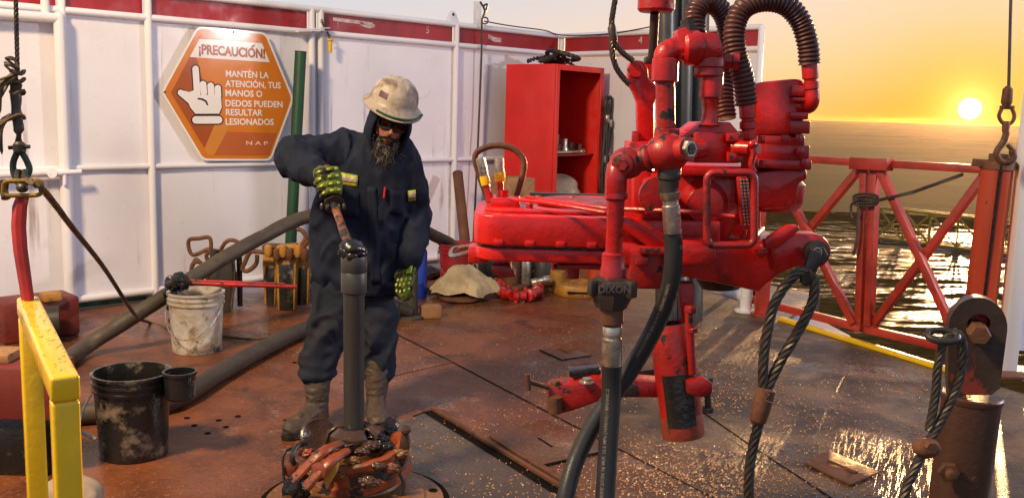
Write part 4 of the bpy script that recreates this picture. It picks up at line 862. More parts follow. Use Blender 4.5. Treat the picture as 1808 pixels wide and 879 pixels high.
# yellow truss boom lying on the ground beyond
T0, T1 = at(1548, 418, 62), at(1830, 446, 54); T0.z = GZ; T1.z = GZ; tu = (T1-T0).normalized(); L = (T1-T0).length; hgt = 2.0
tr = thing('truss_boom', 'long yellow lattice boom lying on the muddy ground beyond the railing', 'boom', T0)
tv = V((-tu.y, tu.x, 0))*.9
for z, o_ in ((.1, 0), (hgt, 0), (.1, 1), (hgt, 1)):
    mb = MB(); mb.bar(T0+UPZ*z+tv*o_, T1+tu*6+UPZ*z+tv*o_, .16, .16); mb.build('chord', M['boom_paint'], tr)
nb = 9
for i in range(nb):
    a = T0+tu*((L+6)*i/nb); b = T0+tu*((L+6)*(i+1)/nb)
    mb = MB(); mb.bar(a+UPZ*.1, (a if i % 2 else b)+UPZ*hgt if False else b+UPZ*hgt, .10, .10); mb.bar(b+UPZ*.1, a+UPZ*hgt, .10, .10); mb.build('cross_brace', M['boom_paint'], tr)
    mb = MB(); mb.bar(a+UPZ*.1, a+UPZ*hgt, .12, .12); mb.build('upright', M['boom_paint'], tr)

# ================================================================ marks and fittings on the long wall
def chalk(txt, px, py, size, W_p, Wn, Wd, parent, sx=1.0):
    p = on_plane(px, py, W_p, Wn); return text_mesh(txt, size, 'chalk_number', 'chalk', parent, face_m(p, Wd, Wn), .0005, .001, sx=sx)
M['chalk'] = worn('smeared white chalk', (.55, .45, .45), (.30, .05, .05), None, .8, dirt_amt=.6, scale=30)
pl = CORNER+NL*.004; pr = CORNER+NR*.004
chalk('5', 755, 54, .10, pl, NL, -DL, wallL); chalk('4', 1131, 72, .11, pr, NR, DR, wallR)
def smear(pxs, w, nm):
    mb = MB()
    for a, b in zip(pxs[:-1], pxs[1:]):
        pa, pb_ = on_plane(*a, pl, NL), on_plane(*b, pl, NL); u = UPZ*w/2
        mb.bm.faces.new([mb.bm.verts.new(p) for p in (pa-u, pb_-u*.8, pb_+u, pa+u*.9)])
    return mb.build(nm, M['chalk'], wallL, smooth=False)
smear([(588, 34), (610, 37), (634, 40), (658, 44)], .035, 'chalk_mark'); smear([(596, 36), (597, 49)], .06, 'chalk_mark'); smear([(636, 42), (650, 48), (662, 46)], .03, 'chalk_mark'); smear([(862, 64), (872, 70), (885, 72)], .05, 'chalk_mark')
# hanging latch pin and bracket on the wall top rail
mb = MB(); a = on_plane(524, 53, CORNER+NL*.10, NL); b = on_plane(582, 50, CORNER+NL*.10, NL); mb.bar(a, b, .03, .012, bevel=.003); mb.bar(a+UPZ*-.014, a.lerp(b, .8)+UPZ*-.014, .05, .01); mb.build('latch_bar', M['white_steel'], wallL)
pn = thing('hanging_pin', 'brass coloured pin on a short chain below the wall top rail', 'pin', on_plane(583, 92, CORNER+NL*.10, NL))
mb = MB(); p0 = on_plane(583, 68, CORNER+NL*.10, NL); p1 = on_plane(583, 94, CORNER+NL*.10, NL); mb.lathe(p0, p1-p0, [(.010, 0), (.030, .01), (.030, .022), (.017, .026), (.019, .10), (.012, .13)], 12); mb.build('pin_body', M['yellow'], pn)
mb = MB()
for i in range(7):
    c = on_plane(568+2.2*i, 38+4.4*i, CORNER+NL*.10, NL); q = NL if i % 2 else DL
    mb.tube([c+(q*math.cos(x)*.008+UPZ*math.sin(x)*.017) for x in [rad(45*k) for k in range(8)]], .004, 5, closed=True)
mb.build('chain', M['dark_steel'], pn)
# gate leaf rail on the far left, with sliding latch
def wp(px, py, off=.03): return on_plane(px, py, CORNER+NL*off, NL)
gl = thing('wall_gate', 'white pipe framed gate leaf in the windbreak wall at the far left', 'gate', WL(sL(60, 400)[0], 0, .09))
for nm, p, q, r in [('top_rail', (-60, 20), (108, 33), .036), ('stile', (104, 30), (126, 590), .040), ('middle_rail', (-60, 312), (112, 303), .026)]:
    mb = MB(); P_, Q_ = wp(*p, .09), wp(*q, .09); mb.cyl(P_, Q_, r, n=16)
    if nm == 'stile': mb.ball(P_, r*1.01)
    mb.build(nm, M['white_steel'], gl)
mb = MB(); mb.cyl(wp(86, 307, .15), wp(143, 303, .15), .020, n=14); mb.cyl(wp(114, 305, .15), wp(114, 326, .15), .014); mb.cyl(wp(92, 306, .12), wp(92, 306, .17), .034); mb.build('slide_bolt', M['white_steel'], gl)
mb = MB(); mb.tube([wp(126, 588, .09), wp(126, 592, .14), wp(108, 598, .28)], .042, 14); mb.build('foot', M['white_steel'], gl)
mb = MB(); mb.cyl(wp(79, 0, .07), wp(80, 24, .07), .03); mb.build('stub', M['white_steel'], gl)
# ---------------------------------------------------------------- caution sign
SO = .075
hexa = [(349, 47), (470, 58), (519, 175), (478, 284), (358, 284), (285, 163)]
def shrink(P, k):
    cx, cy = 402, 167; r = []
    for x, y in P:
        d = math.hypot(x-cx, y-cy); r.append((cx+(x-cx)*(1-k/d), cy+(y-cy)*(1-k/d)))
    return r
def rounded(P, r=9, n=5):
    out_ = []; m = len(P)
    for i in range(m):
        a, b, c = V(P[i-1]).to_2d(), V(P[i]).to_2d(), V(P[(i+1) % m]).to_2d()
        p, q = b+(a-b).normalized()*r, b+(c-b).normalized()*r
        for k in range(n+1): t = k/n; out_.append(tuple(p*(1-t)**2+b*2*t*(1-t)+q*t*t))
    return out_
def sgn_mat(nm, c): 
    M[nm] = worn('sign print '+nm, c, tuple(x*.72 for x in c), None, .14, dirt_amt=.15, scale=3, bump=.05, bump_scale=6, var=.06, rough_var=.03); M[nm].node_tree.nodes['Principled BSDF'].inputs['Specular IOR Level'].default_value = .3
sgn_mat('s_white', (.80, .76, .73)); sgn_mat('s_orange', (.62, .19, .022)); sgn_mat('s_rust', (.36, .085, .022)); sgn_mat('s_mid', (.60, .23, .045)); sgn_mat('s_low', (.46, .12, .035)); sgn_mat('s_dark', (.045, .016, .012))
sp = on_plane(402, 284, CORNER+NL*SO, NL)
sign = thing('caution_sign', 'hexagonal orange and white caution sign with pointing hand, on the white wall', 'sign', sp)
def slayer(P, lift, th, nm, mat, parent=sign):
    mb = MB(); pts_ = [on_plane(x, y, CORNER+NL*(SO+lift), NL) for x, y in P]; mb.poly_prism(pts_, -NL*th)
    return mb.build(nm, M[mat], parent, smooth=False)
plate_ = slayer(rounded(hexa), .0, .004, 'plate', 's_white')
slayer(rounded(shrink(hexa, 4)), .0012, .001, 'border', 's_orange')
slayer(rounded(shrink(hexa, 17), 6), .0022, .0008, 'inner_line', 's_white')
fld = slayer([(335, 101), (486, 111), (509, 176), (474, 274), (365, 274), (301, 164)], .0034, .0008, 'field', 's_orange')
slayer([(357, 60), (460, 68), (466, 77), (351, 69)], .0034, .0008, 'header_strip', 's_orange')
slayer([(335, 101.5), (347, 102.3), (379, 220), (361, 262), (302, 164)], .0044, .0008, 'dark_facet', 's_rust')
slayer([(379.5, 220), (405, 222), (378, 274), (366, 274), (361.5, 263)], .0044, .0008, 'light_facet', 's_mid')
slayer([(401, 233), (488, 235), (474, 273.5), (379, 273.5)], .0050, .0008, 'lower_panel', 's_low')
def stext(txt, x0, x1, yc0, yc1, hpx, nm, mat, lift, bold=.0):
    off = CORNER+NL*(SO+lift); a, b = on_plane(x0, yc0, off, NL), on_plane(x1, yc1, off, NL); hm = (on_plane(x0, yc0-hpx/2, off, NL)-on_plane(x0, yc0+hpx/2, off, NL)).length
    size = hm/.72
    cu = bpy.data.curves.new('t', 'FONT'); cu.body = txt; cu.size = size; cu.offset = bold; o = bpy.data.objects.new('t', cu); COL.objects.link(o); bpy.context.view_layer.update(); wdt = o.dimensions.x; bpy.data.objects.remove(o)
    sx = (b-a).length/wdt
    return text_mesh(txt, size, nm, mat, sign, face_m((a+b)/2, b-a, NL), .0004, bold, sx=sx)
stext('¡PRECAUCION!', 351, 468, 88, 96.5, 17, 'heading', 's_rust', .0036, .0040)
slayer([(442.5, 84.2), (447, 79.2), (451.5, 79.8), (446.5, 84.8)], .0042, .0006, 'heading', 's_rust')
for txt, x1, y0, y1 in [('MANTÉN LA', 474, 131, 134), ('ATENCIÓN, TUS', 496, 148.5, 152), ('MANOS O', 463, 165, 167), ('DEDOS PUEDEN', 499, 183, 185.5), ('RESULTAR', 463, 199, 200), ('LESIONADOS', 483, 215.5, 216.5)]:
    stext(txt, 398, x1, y0, y1, 11.5, 'lettering', 's_white', .0048, .0016)
M['s_faint'] = worn('pale sign print', (.74, .50, .40), None, None, .3, var=.05, bump=0)  # print colour paler than the field, duller than the white lettering
stext('N A P', 434, 473, 253, 253.5, 6.5, 'lettering', 's_faint', .0056, .001)
def caps(p, q, r, n=10):
    d = math.atan2(q[1]-p[1], q[0]-p[0]); P = []
    for k in range(n+1): a = d-math.pi/2+math.pi*k/n; P.append((q[0]+r*math.cos(a), q[1]+r*math.sin(a)))
    for k in range(n+1): a = d+math.pi/2+math.pi*k/n; P.append((p[0]+r*math.cos(a), p[1]+r*math.sin(a)))
    return P
palm = [(342, 160), (350, 168), (390, 168), (391.5, 190), (387, 201), (345, 201), (336, 190), (331, 178), (322, 169), (322, 160), (334, 163)]
shapes = [caps((345.3, 122), (348.5, 172), 5.6), caps((358.5, 149), (360, 164), 5.8), caps((372, 152), (373, 166), 5.8), caps((384.5, 156), (385, 170), 5.6), caps((319, 164), (340, 182), 5.2), palm, caps((346, 212), (386, 212), 6.6)]
dshp = [caps((345.3, 122), (348.5, 172), 7.8), caps((358.5, 149), (360, 164), 7.8), caps((372, 152), (373, 166), 7.8), caps((384.5, 156), (385, 170), 7.8), caps((319, 164), (340, 182), 7.4), [(402-60+(x-342)*1.045-1, 167+(y-167)*1.06) for x, y in palm], caps((346, 212), (386, 212), 8.8)]
for i, P in enumerate(dshp): slayer(P, .0052+.0001*i, .0006, 'hand_outline', 's_dark')
for i, P in enumerate(shapes): slayer(P, .0064+.0001*i, .0006, 'hand', 's_white')
cr = [(349, 173), (358, 174), (365, 178), (368, 186), (365.5, 186.5), (362, 180), (356, 177), (349, 176)]
slayer(cr, .0080, .0006, 'hand_crease', 's_dark')
for x, y in [(291, 163), (412, 57)]:
    mb = MB(); c = on_plane(x, y, CORNER+NL*(SO+.002), NL); mb.lathe(c, NL, [(.010, 0), (.009, .003)], 10); mb.build('rivet', M['dark_steel'], sign)
# ================================================================ pipes leaning on the wall, cables
def leaning(name, label, cat, px_b, px_t, offt, r, mat, zb=0.0, Yb=None):
    t = wp(*px_t, offt); b = ground(*px_b) if Yb is None else at(*px_b, Yb)
    mb = MB(); mb.cyl(b, t, r, n=24); mb.lathe(t, (b-t), [(r*.8, -.001), (r*1.03, 0), (r*1.03, .012), (r, .014)], 24)
    return rebase(tag(mb.build(name, M[mat]), label, cat), b)
leaning('green_pipe', 'dark green steel pipe leaning on the wall beside the caution sign', 'pipe', (509, 512), (531, 91), .22, .050, 'green_paint')
leaning('rusty_pipe', 'short rust brown pipe leaning on the white wall behind the red pail', 'pipe', (829, 502), (808, 306), .25, .052, 'rust')
mb = MB(); mb.tube(bez([wp(848, 4, .12), wp(856, 20, .12), wp(851, 40, .10), wp(850, 100, .09), wp(844, 250, .09), wp(836, 420, .12), wp(834, 480, .2)], 8), .011, 8); mb.tube(bez([wp(851, 34, .1), wp(858, 20, .1), wp(860, 8, .1), wp(852, 12, .1)], 5), .010, 6); tag(mb.build('hanging_cable', M['rope']), 'thin dark cable hanging straight down the wall beside the locker', 'cable')
mb = MB(); cpt = WL(.02, 2.42, .15); mb.tube(bez([wp(855, 38, .1), wp(900, 46, .1), wp(960, 54, .1), V(CORNER+UPZ*2.50+V((0, -.2, 0))), WR(.8, 2.50, .07), WR(1.55, 2.58, .05)], 8), .007, 6); mb.tube([wp(856+6*math.cos(x), 37+6*math.sin(x), .1) for x in [rad(40*k) for k in range(9)]], .008, 6, closed=True); tag(mb.build('slack_wire', M['rope']), 'slack wire strung along the top of the walls across the corner', 'wire')
# ================================================================ locker in the corner
f0 = ground(983, 462)       # front left bottom corner of the locker
Yl = 9.9; fl = at(981, 113, Yl); ztop = fl.z; fl.z = 0
fd_ = V((.62, .78, 0)).normalized()      # along the front, to the right
sd_ = V((-fd_.y, fd_.x, 0))              # along the side, to the back
# widths from the picture
def along(p, d, px, py):
    r = ray(px, py); # solve p+d*t on the vertical plane through the pixel column
    n = V((r.y, -r.x, 0)); return (CAM-p).dot(n)/d.dot(n)
wf = along(fl+UPZ*2, fd_, 1065, 120); wd = along(fl+UPZ*2, sd_, 894, 113)
print('locker', wf, wd, ztop, fl)
lk = thing('tool_locker', 'open bright red steel tool locker standing in the wall corner', 'locker', fl)
def lbox(a, b, c, d, e, f, nm, mat='red_locker'):      # ranges along front, side, height
    mb = MB(); mb.box(fl+fd_*(a+b)/2+sd_*(c+d)/2+UPZ*(e+f)/2, (b-a, d-c, f-e), Matrix((fd_, sd_, UPZ)).transposed(), .004); return mb.build(nm, M[mat], lk)
M['locker_shade'] = worn('shaded red locker inside', (.30, .012, .010), (.12, .012, .010), BLACKG, .5, dirt_amt=.5, chip_amt=.12, scale=3)  # darker copy of the locker red paints the shade inside
lbox(0, .03, .002, wd, 0, ztop, 'side_panel'); lbox(wf-.03, wf, .002, wd, 0, ztop, 'side_panel'); lbox(.03, wf-.03, wd-.03, wd, 0, ztop-.03, 'back_panel', 'locker_shade'); lbox(.031, wf-.031, .004, wd-.031, ztop-.03, ztop, 'top_panel'); lbox(.031, wf-.031, .004, wd-.031, .05, .08, 'bottom_panel', 'locker_shade')
lbox(.002, .06, -.02, .0, 0, ztop, 'front_post'); lbox(wf-.06, wf-.002, -.02, .0, 0, ztop, 'front_post'); lbox(.06, wf-.06, -.02, 0, ztop-.06, ztop, 'front_rail')
lbox(.032, wf-.032, .06, wd-.032, 1.18, 1.20, 'shelf', 'locker_shade'); lbox(.032, wf-.032, .06, wd-.032, .58, .60, 'shelf', 'locker_shade'); lbox(.16, .21, wd-.10, wd-.031, .09, ztop-.04, 'inner_stile')
for i, (a, c, r, h) in enumerate([(.16, .15, .045, .14), (.28, .2, .06, .10), (.42, .18, .05, .16), (.60, .22, .07, .12), (.70, .15, .045, .10), (.50, .35, .06, .20)]):
    a = .10+(wf-.25)*a/.75; p = fl+fd_*a+sd_*c+UPZ*1.2; mb = MB(); mb.lathe(p, UPZ, [(r, 0), (r*1.05, h*.3), (r*.7, h*.5), (r*.75, h), (r*.3, h*1.02)], 12)
    o = tag(mb.build('pipe_fitting', M[['dark_steel', 'rust', 'bright_steel'][i % 3]]), 'small dirty pipe fitting on the shelf of the red locker', 'fitting', 'fittings on the locker shelf'); rebase(o, p)
mb = MB(); p = fl+fd_*.45+sd_*.10+UPZ*1.22; mb.cyl(p-fd_*.28, p+fd_*.2, .018); mb.cyl(p+fd_*.2, p+fd_*.26, .03); rebase(tag(mb.build('wrench_bar', M['bright_steel']), 'steel bar tool lying along the front of the locker shelf', 'tool'), p)
p = fl+fd_*(wf*.52)+sd_*.30+UPZ*.60; mb = MB(); mb.ball(p+UPZ*.18, .30, (1.1, .8, .66), 4, Matrix.Rotation(rad(45), 3, 'Z'), jit=.14, seed=2, fr=2.2)
M['sack'] = worn('stained cloth sack', (.36, .27, .19), (.06, .05, .05), (.55, .30, .06), .8, dirt_amt=.5, chip_amt=.2, scale=4, chip_scale=5, bump=.6, bump_scale=25)
rebase(tag(mb.build('sack', M['sack']), 'stained lumpy cloth sack inside the bottom of the red locker', 'sack'), p)
# slings hung on the locker door jamb
mb = MB(); hx = fl+fd_*(wf+.01)-sd_*.05
for i, (u, zz, e_) in enumerate([(0, .0, .0), (.05, -.02, .04), (-.04, -.04, .02), (.09, -.1, .10)]):
    A = hx+fd_*u+UPZ*(ztop-.38+zz)
    mb.tube(bez([A, A+fd_*.03+UPZ*-.12, A-fd_*.02+UPZ*-.30-sd_*.03, A-fd_*(.02+e_)+UPZ*-.7-sd_*.03, A+fd_*(e_)+UPZ*-1.05, A+fd_*(.03+e_*2)+UPZ*-1.5], 6), .016, 7)
for i in range(2):
    c = hx+fd_*(.02+.06*i)+UPZ*(ztop-.40); mb.tube([c+fd_*.04*math.cos(x)+UPZ*(.10*math.sin(x)) for x in [rad(30*k) for k in range(12)]], .014, 7, closed=True)
slg = tag(mb.build('hung_slings', M['rope']), 'bunch of dark rope slings hung on the right jamb of the red locker', 'sling'); slg['kind'] = 'thing'
for dx, dz in [(0, -.28), (.06, -.33), (.10, -.72), (-.03, -.72)]:
    mb = MB(); c = hx+fd_*dx+UPZ*(ztop-.3+dz)-sd_*.02; mb.lathe(c, UPZ, [(.02, 0), (.026, .01), (.026, .07), (.02, .08)], 10); mb.build('ferrule', M['bright_steel'], slg)
# chain heap on top of the locker
random.seed(3); mb = MB()
cc = fl+fd_*(wf*.45)+sd_*(wd*.55)+UPZ*(ztop+.01)
path = [cc+fd_*(random.gauss(0, .13))+sd_*(random.gauss(0, .12))+UPZ*(.02+abs(random.gauss(0, .06))) for _ in range(16)]
path = [cc-fd_*.40+UPZ*.02]+path+[cc+fd_*.42+UPZ*.02]; path = bez(path, 8)
for i in range(0, len(path)-1, 1):
    a, b = path[i], path[i+1]; d = (b-a); 
    if d.length < .004: continue
    d.normalize(); x, y = frame(d); q = x if i % 2 else y
    mb.tube([a.lerp(b, .5)+d*.034*math.cos(t)+q*.017*math.sin(t) for t in [rad(45*k) for k in range(8)]], .009, 5, closed=True)
tag(mb.build('chain', M['dark_steel']), 'heap of dark rusty chain on top of the red locker', 'chain')
# ================================================================ junk along the wall foot
def pail(name, label, c, rt_, rb_, h, mat, inside='grease', handle=True, group=None, rim=True):
    p = thing(name, label, 'bucket', c, group)
    mb = MB(); prof = [(rb_*.97, 0), (rb_, .006)]+[(rb_+(rt_-rb_)*i/10, h*i/10) for i in range(1, 11)]
    if rim: prof = prof[:-2]+[(rt_*.995, h*.80), (rt_*1.03, h*.805), (rt_*1.03, h*.83), (rt_, h*.835), (rt_, h*.88), (rt_*1.04, h*.885), (rt_*1.04, h*.91), (rt_*1.0, h*.915), (rt_*1.0, h*.96), (rt_*1.05, h*.965), (rt_*1.05, h)]
    prof += [(rt_*.97, h), (rt_*.96, h*.95), (rb_*.96, h*.12), (0, h*.12)]
    mb.lathe(c, UPZ, prof, 40, cap=False); mb.build('body', M[mat], p)
    mb = MB(); mb.lathe(c+UPZ*h*.35, UPZ, [(rb_*.98, 0), (rb_*.95, .01), (0.001, .012)], 32, cap=False); mb.build('contents', M[inside], p)
    if handle:
        mb = MB(); mb.tube(bez([c+V((rt_*1.05*math.cos(a), rt_*1.05*math.sin(a)-.06*math.sin(x), h*.86-.22*math.sin(x))) for a, x in [(rad(180-10*0+18*k), rad(18*k)) for k in range(11)]], 3), .004, 6); hd = mb.build('handle', M['bright_steel'], p)
    return p
c = ground(237, 800); Yb = c.y; bk = pail('black_bucket', 'tar smeared black bucket with a small pot welded to its rim', c, .172, .150, .40, 'black_plastic', handle=False)
cc_ = c+V((.235, -.03, .285)); mb = MB(); mb.lathe(cc_, UPZ, [(.060, 0), (.068, .01), (.072, .115), (.078, .117), (.078, .130), (.068, .130), (.064, .03), (0, .028)], 24, cap=False); mb.build('side_pot', M['black_plastic'], bk)
mb = MB(); mb.tube(bez([c+V((-.17, -.05, .30)), c+V((-.20, -.08, .22)), c+V((-.19, -.12, .14)), c+V((-.10, -.17, .125))], 6), .004, 6); h_ = mb.build('handle', M['bright_steel'], bk)
mb = MB(); mb.cyl(c+V((-.19, -.115, .14)), c+V((-.10, -.17, .125)), .010); mb.build('grip', M['white_plastic'], h_)
c = ground(348, 618); wbk = pail('white_bucket', 'grubby white pail with tar spills holding a red bar', c, .178, .158, .405, 'white_plastic')
mb = MB(); 
for i, (x, y, r) in enumerate([(306, 500, 15), (316, 494, 14), (300, 516, 12), (302, 540, 9), (304, 565, 7), (325, 500, 11)]): mb.ball(at(x, y, c.y-.02), px_m(r, c.y), (1, 1, 1), 3, jit=.3, seed=i)
mb.build('tar_lump', M['grease'], wbk)
mb = MB(); a, b = at(318, 499, c.y+.02), at(524, 506, c.y+.15); mb.cyl(a, b, .017, .014); mb.cyl(a+UPZ*.018, b.lerp(a, .1)+UPZ*.016, .008); tag(mb.build('red_bar', M['red_worn']), 'long thin red bar laid across the white pail', 'bar')
# hoses
def hosething(name, label, pts, r, mat='muddy_hose'):
    mb = MB(); mb.tube(bez(pts, 14), r, 22); mb.jitter(.004, 9, 3); return tag(mb.build(name, M[mat]), label, 'hose')
hosething('suction_hose', 'thick dark hose rising from the floor up behind the worker', [gz(20, 690, .06), gz(90, 668, .06), at(150, 612, 6.0), at(225, 565, 6.15), at(300, 517, 6.35), at(380, 465, 6.6), at(460, 420, 6.9), at(535, 385, 7.2), at(620, 372, 7.5), at(700, 385, 7.9), at(760, 413, 8.3), at(800, 434, 8.6), at(830, 470, 8.75), at(840, 520, 8.7)], .052)
hosething('mud_hose', 'thick mud grey hose lying across the deck behind the buckets', [gz(60, 752, .055), gz(150, 748, .055), gz(240, 738, .055), gz(310, 722, .055), gz(390, 672, .055), gz(460, 632, .055), gz(530, 598, .055), gz(610, 575, .055), gz(690, 560, .055), gz(722, 545, .055)], .055)
# slips parked by the wall
def grip_loop(mb, P, r): mb.tube(bez(P, 6), r, 8)
c = ground(395, 548); Y = c.y
ds = thing('drill_slips', 'dark oily set of slips with loop handles leaning by the wall', 'slips', c)
for (x0, x1, y0, y1, dy) in [(368, 388, 455, 548, 0), (386, 408, 450, 556, -.08)]:
    mb = MB(); outl(mb, [(x0, y0), (x1, y0+4), (x1+4, y0+40), (x1-4, y1), (x0+2, y1-4), (x0-6, y0+40)], Y+dy, .10, .01); mb.build('slip_segment', M['dark_steel'], ds)
for P in [[(372, 450), (368, 440), (340, 450), (333, 425), (352, 421), (370, 420), (372, 440), (364, 452), (374, 470)], [(400, 455), (418, 440), (428, 434), (412, 424), (398, 428), (388, 446), (393, 452)], [(340, 470), (345, 458), (352, 462), (362, 474), (366, 492)], [(336, 488), (340, 466), (350, 462)], [(404, 470), (414, 480), (416, 496), (405, 500), (399, 480)]]:
    mb = MB(); grip_loop(mb, [at(x, y, Y) for x, y in P], .016); mb.build('handle', M['rust'], ds)
mb = MB(); mb.cyl(at(422, 440, Y+.1), at(424, 540, Y+.1), .022); mb.cyl(at(376, 462, Y-.02), at(380, 440, Y-.02), .03); mb.build('pin', M['dark_steel'], ds)
c = ground(500, 548); Y = c.y
M['ochre'] = worn('scraped ochre paint', (.42, .20, .03), (.12, .05, .025), (.28, .12, .08), .5, dirt_amt=.55, chip_amt=.4, scale=8)
ds = thing('drill_slips', 'rusty ochre set of slips with black die inserts beside the worker', 'slips', c)
for (x0, x1, y0, y1, dy, mt) in [(464, 488, 440, 540, .12, 'ochre'), (487, 522, 434, 548, .0, 'ochre'), (520, 546, 440, 540, .10, 'ochre')]:
    mb = MB(); outl(mb, [(x0, y0), (x1, y0-3), (x1+1, y0+30), (x1-2, y1), (x0+3, y1), (x0-1, y0+30)], Y+dy, .12, .012); sg = mb.build('slip_segment', M[mt], ds)
    mb = MB(); outl(mb, [(x0+5, y0+34), (x1-4, y0+32), (x1-5, y1-2), (x0+6, y1-1)], Y+dy-.008, .02, .003); mb.build('die_insert', M['black_plastic'], sg)
for i, (x, y) in enumerate([(474, 440), (489, 447), (500, 440), (512, 446), (526, 440), (538, 446)]):
    mb = MB(); mb.lathe(at(x, y+14, Y-.03), UPZ, [(.02, 0), (.035, .03), (.03, .09), (.02, .1)], 10); mb.build('hinge_lug', M[['ochre', 'rust'][i % 2]], ds)
for P in [[(470, 446), (452, 444), (441, 446), (433, 462), (428, 475), (438, 478), (452, 466), (454, 450)], [(532, 432), (540, 420), (534, 408), (524, 404)], [(520, 450), (534, 438), (544, 424)]]:
    mb = MB(); grip_loop(mb, [at(x, y, Y-.03) for x, y in P], .018); mb.build('handle', M['rust'], ds)
mb = MB(); blk(mb, 462, 434, 502, 442, Y+.02, .16, .006); mb.build('top_plate', M['rust'], ds)
# red pail, timber, blue drum, rag, disc, unions
c = ground(806, 518); pail('red_pail', 'dark red plastic pail by the wall behind the tong nose', c, .165, .145, .46, 'red_band')
M['blue'] = worn('blue plastic', (.012, .055, .42), (.02, .04, .16), None, .4, dirt_amt=.3, scale=5)
c = ground(727, 524); bd = thing('blue_drum', 'small blue plastic drum with white label behind the worker', 'drum', c)
mb = MB(); r_ = px_m(27, c.y); mb.lathe(c, UPZ, [(r_*.95, 0), (r_, .02), (r_, .12), (r_*1.03, .13), (r_*1.03, .15), (r_, .16), (r_, .40), (r_*.9, .43), (r_*.3, .44), (r_*.3, .47)], 28); mb.build('body', M['blue'], bd)
mb = MB(); rows = []
for z in (.14+.02, .36):
    rows.append([c+V((r_*1.012*math.cos(rad(a)), r_*1.012*math.sin(rad(a)), z)) for a in range(200, 281, 8)])
mb.sheet(rows); mb.build('label', M['white_plastic'], bd)
text_mesh('M', .12, 'lettering', 'blue_dark' if 'blue_dark' in M else 'blue', bd, face_m(c+V((r_*1.03*math.cos(rad(240)), r_*1.03*math.sin(rad(240)), .29)), V((.86, -.5, 0)), V((-.5, -.86, 0))), .001, .002)
def lump(name, label, cat, px, r, s3, mat, seed, jit=.25, fr=2.0, sub=3, rot=0, sink=.85):
    p = ground(*px); mb = MB(); mb.ball(p+UPZ*r*s3[2]*sink, r, s3, sub, Matrix.Rotation(rad(rot), 3, 'Z'), jit, seed, fr); return rebase(tag(mb.build(name, M[mat]), label, cat), p)
# rag draped over an upright stub above a rusty disc
pd_ = ground(812, 530); mb = MB(); mb.lathe(pd_+UPZ*.01, UPZ, [(.17, 0), (.18, .006), (.18, .022), (.17, .026)], 32); rebase(tag(mb.build('rusty_disc', M['rust']), 'flat rusty steel disc on the deck below the rag', 'disc'), pd_)
M['rag'] = worn('tan work rag', (.42, .33, .20), (.16, .11, .06), None, .85, dirt_amt=.45, scale=9, bump=.6, bump_scale=40)
rc = pd_+V((.03, .08, .04)); rows = []
for i in range(13):
    t = i/12; row = []
    for k in range(33):
        a = 2*math.pi*k/32; fold = 1+.20*t*math.sin(5*a+1.2)+.10*t*math.sin(9*a)
        rr_ = (.02+.235*t**.8)*fold; z = .24*(1-t**1.4)+.014*math.sin(7*a)*t+.02
        row.append(rc+V((rr_*math.cos(a)*1.12, rr_*math.sin(a)*.75, max(z, .012))))
    rows.append(row)
mb = MB(); mb.sheet(rows); bmesh.ops.remove_doubles(mb.bm, verts=mb.bm.verts, dist=1e-4); mb.jitter(.035, 7, 1); mb.jitter(.012, 22, 5)
for v in mb.bm.verts: v.co.z = max(v.co.z, .006)
rebase(tag(mb.build('rag', M['rag']), 'crumpled tan rag heaped on the deck beside the red pail', 'rag'), rc)
hu = thing('hammer_union', 'red jointed pipe union lying curled on the deck behind the tong', 'pipe union', ground(915, 532))
pts_ = [gz(880, 512, .06), gz(888, 528, .06), gz(905, 534, .06), gz(930, 534, .06), gz(948, 528, .06), gz(952, 515, .06)]
for i, (a, b) in enumerate(zip(pts_[:-1], pts_[1:])):
    mb = MB(); d = b-a; L_ = d.length; mb.lathe(a, d, [(.035, 0), (.055, .01), (.055, L_*.4), (.04, L_*.45), (.042, L_*.95)], 16)
    for q in range(3):
        x, y = frame(d); aa = q*2.1+i; mb.box(a+d*.2+(x*math.cos(aa)+y*math.sin(aa))*.06, (.03, .03, .035), None, .006)
    mb.build('joint', M['red_worn' if i % 2 == 0 else 'red'], hu)
# brown flange segment and bits
fc = ground(1022, 518); fg = thing('split_flange', 'mud brown split steel ring lying on the deck behind the tong', 'ring', fc)
for nm, z0, h_, r1, r0 in [('ring', 0.0, .10, .24, .12)]:
    mb = MB(); mb.lathe(fc+UPZ*z0, UPZ, [(r0, 0), (r1*.95, 0), (r1, .02), (r1, h_-.02), (r1*.95, h_), (r0, h_), (r0, 0)], 36, cap=False); mb.build(nm, M['ochre'], fg)
mb = MB(); mb.box(fc+V((-.02, -.235, .05)), (.20, .02, .014)); mb.build('slot_shade', M['seam'], fg)  # black bar paints the shade of the gap in the ring
mb = MB(); mb.cyl(fc+V((-.2, .02, .10)), fc+V((-.2, .02, .2)), .07); mb.build('boss', M['ochre'], fg)
def fitting_thing(nm, label, cat, a, b, r, mat):
    mb = MB(); d = b-a; L_ = d.length; mb.lathe(a, d, [(r*.8, 0), (r, .01), (r, L_*.3), (r*.75, L_*.34), (r*.75, L_*.62), (r, L_*.66), (r, L_*.95), (r*.85, L_)], 16); return tag(mb.build(nm, M[mat]), label, cat)
fitting_thing('pipe_nipple', 'shiny steel nipple lying left of the brown split ring', 'fitting', at(938, 500, 8.5), at(972, 492, 8.5), .04, 'bright_steel')
fitting_thing('pipe_nipple', 'rust coloured bar lying on the deck against the split ring', 'fitting', gz(945, 512, .05), gz(990, 508, .05), .045, 'rust')
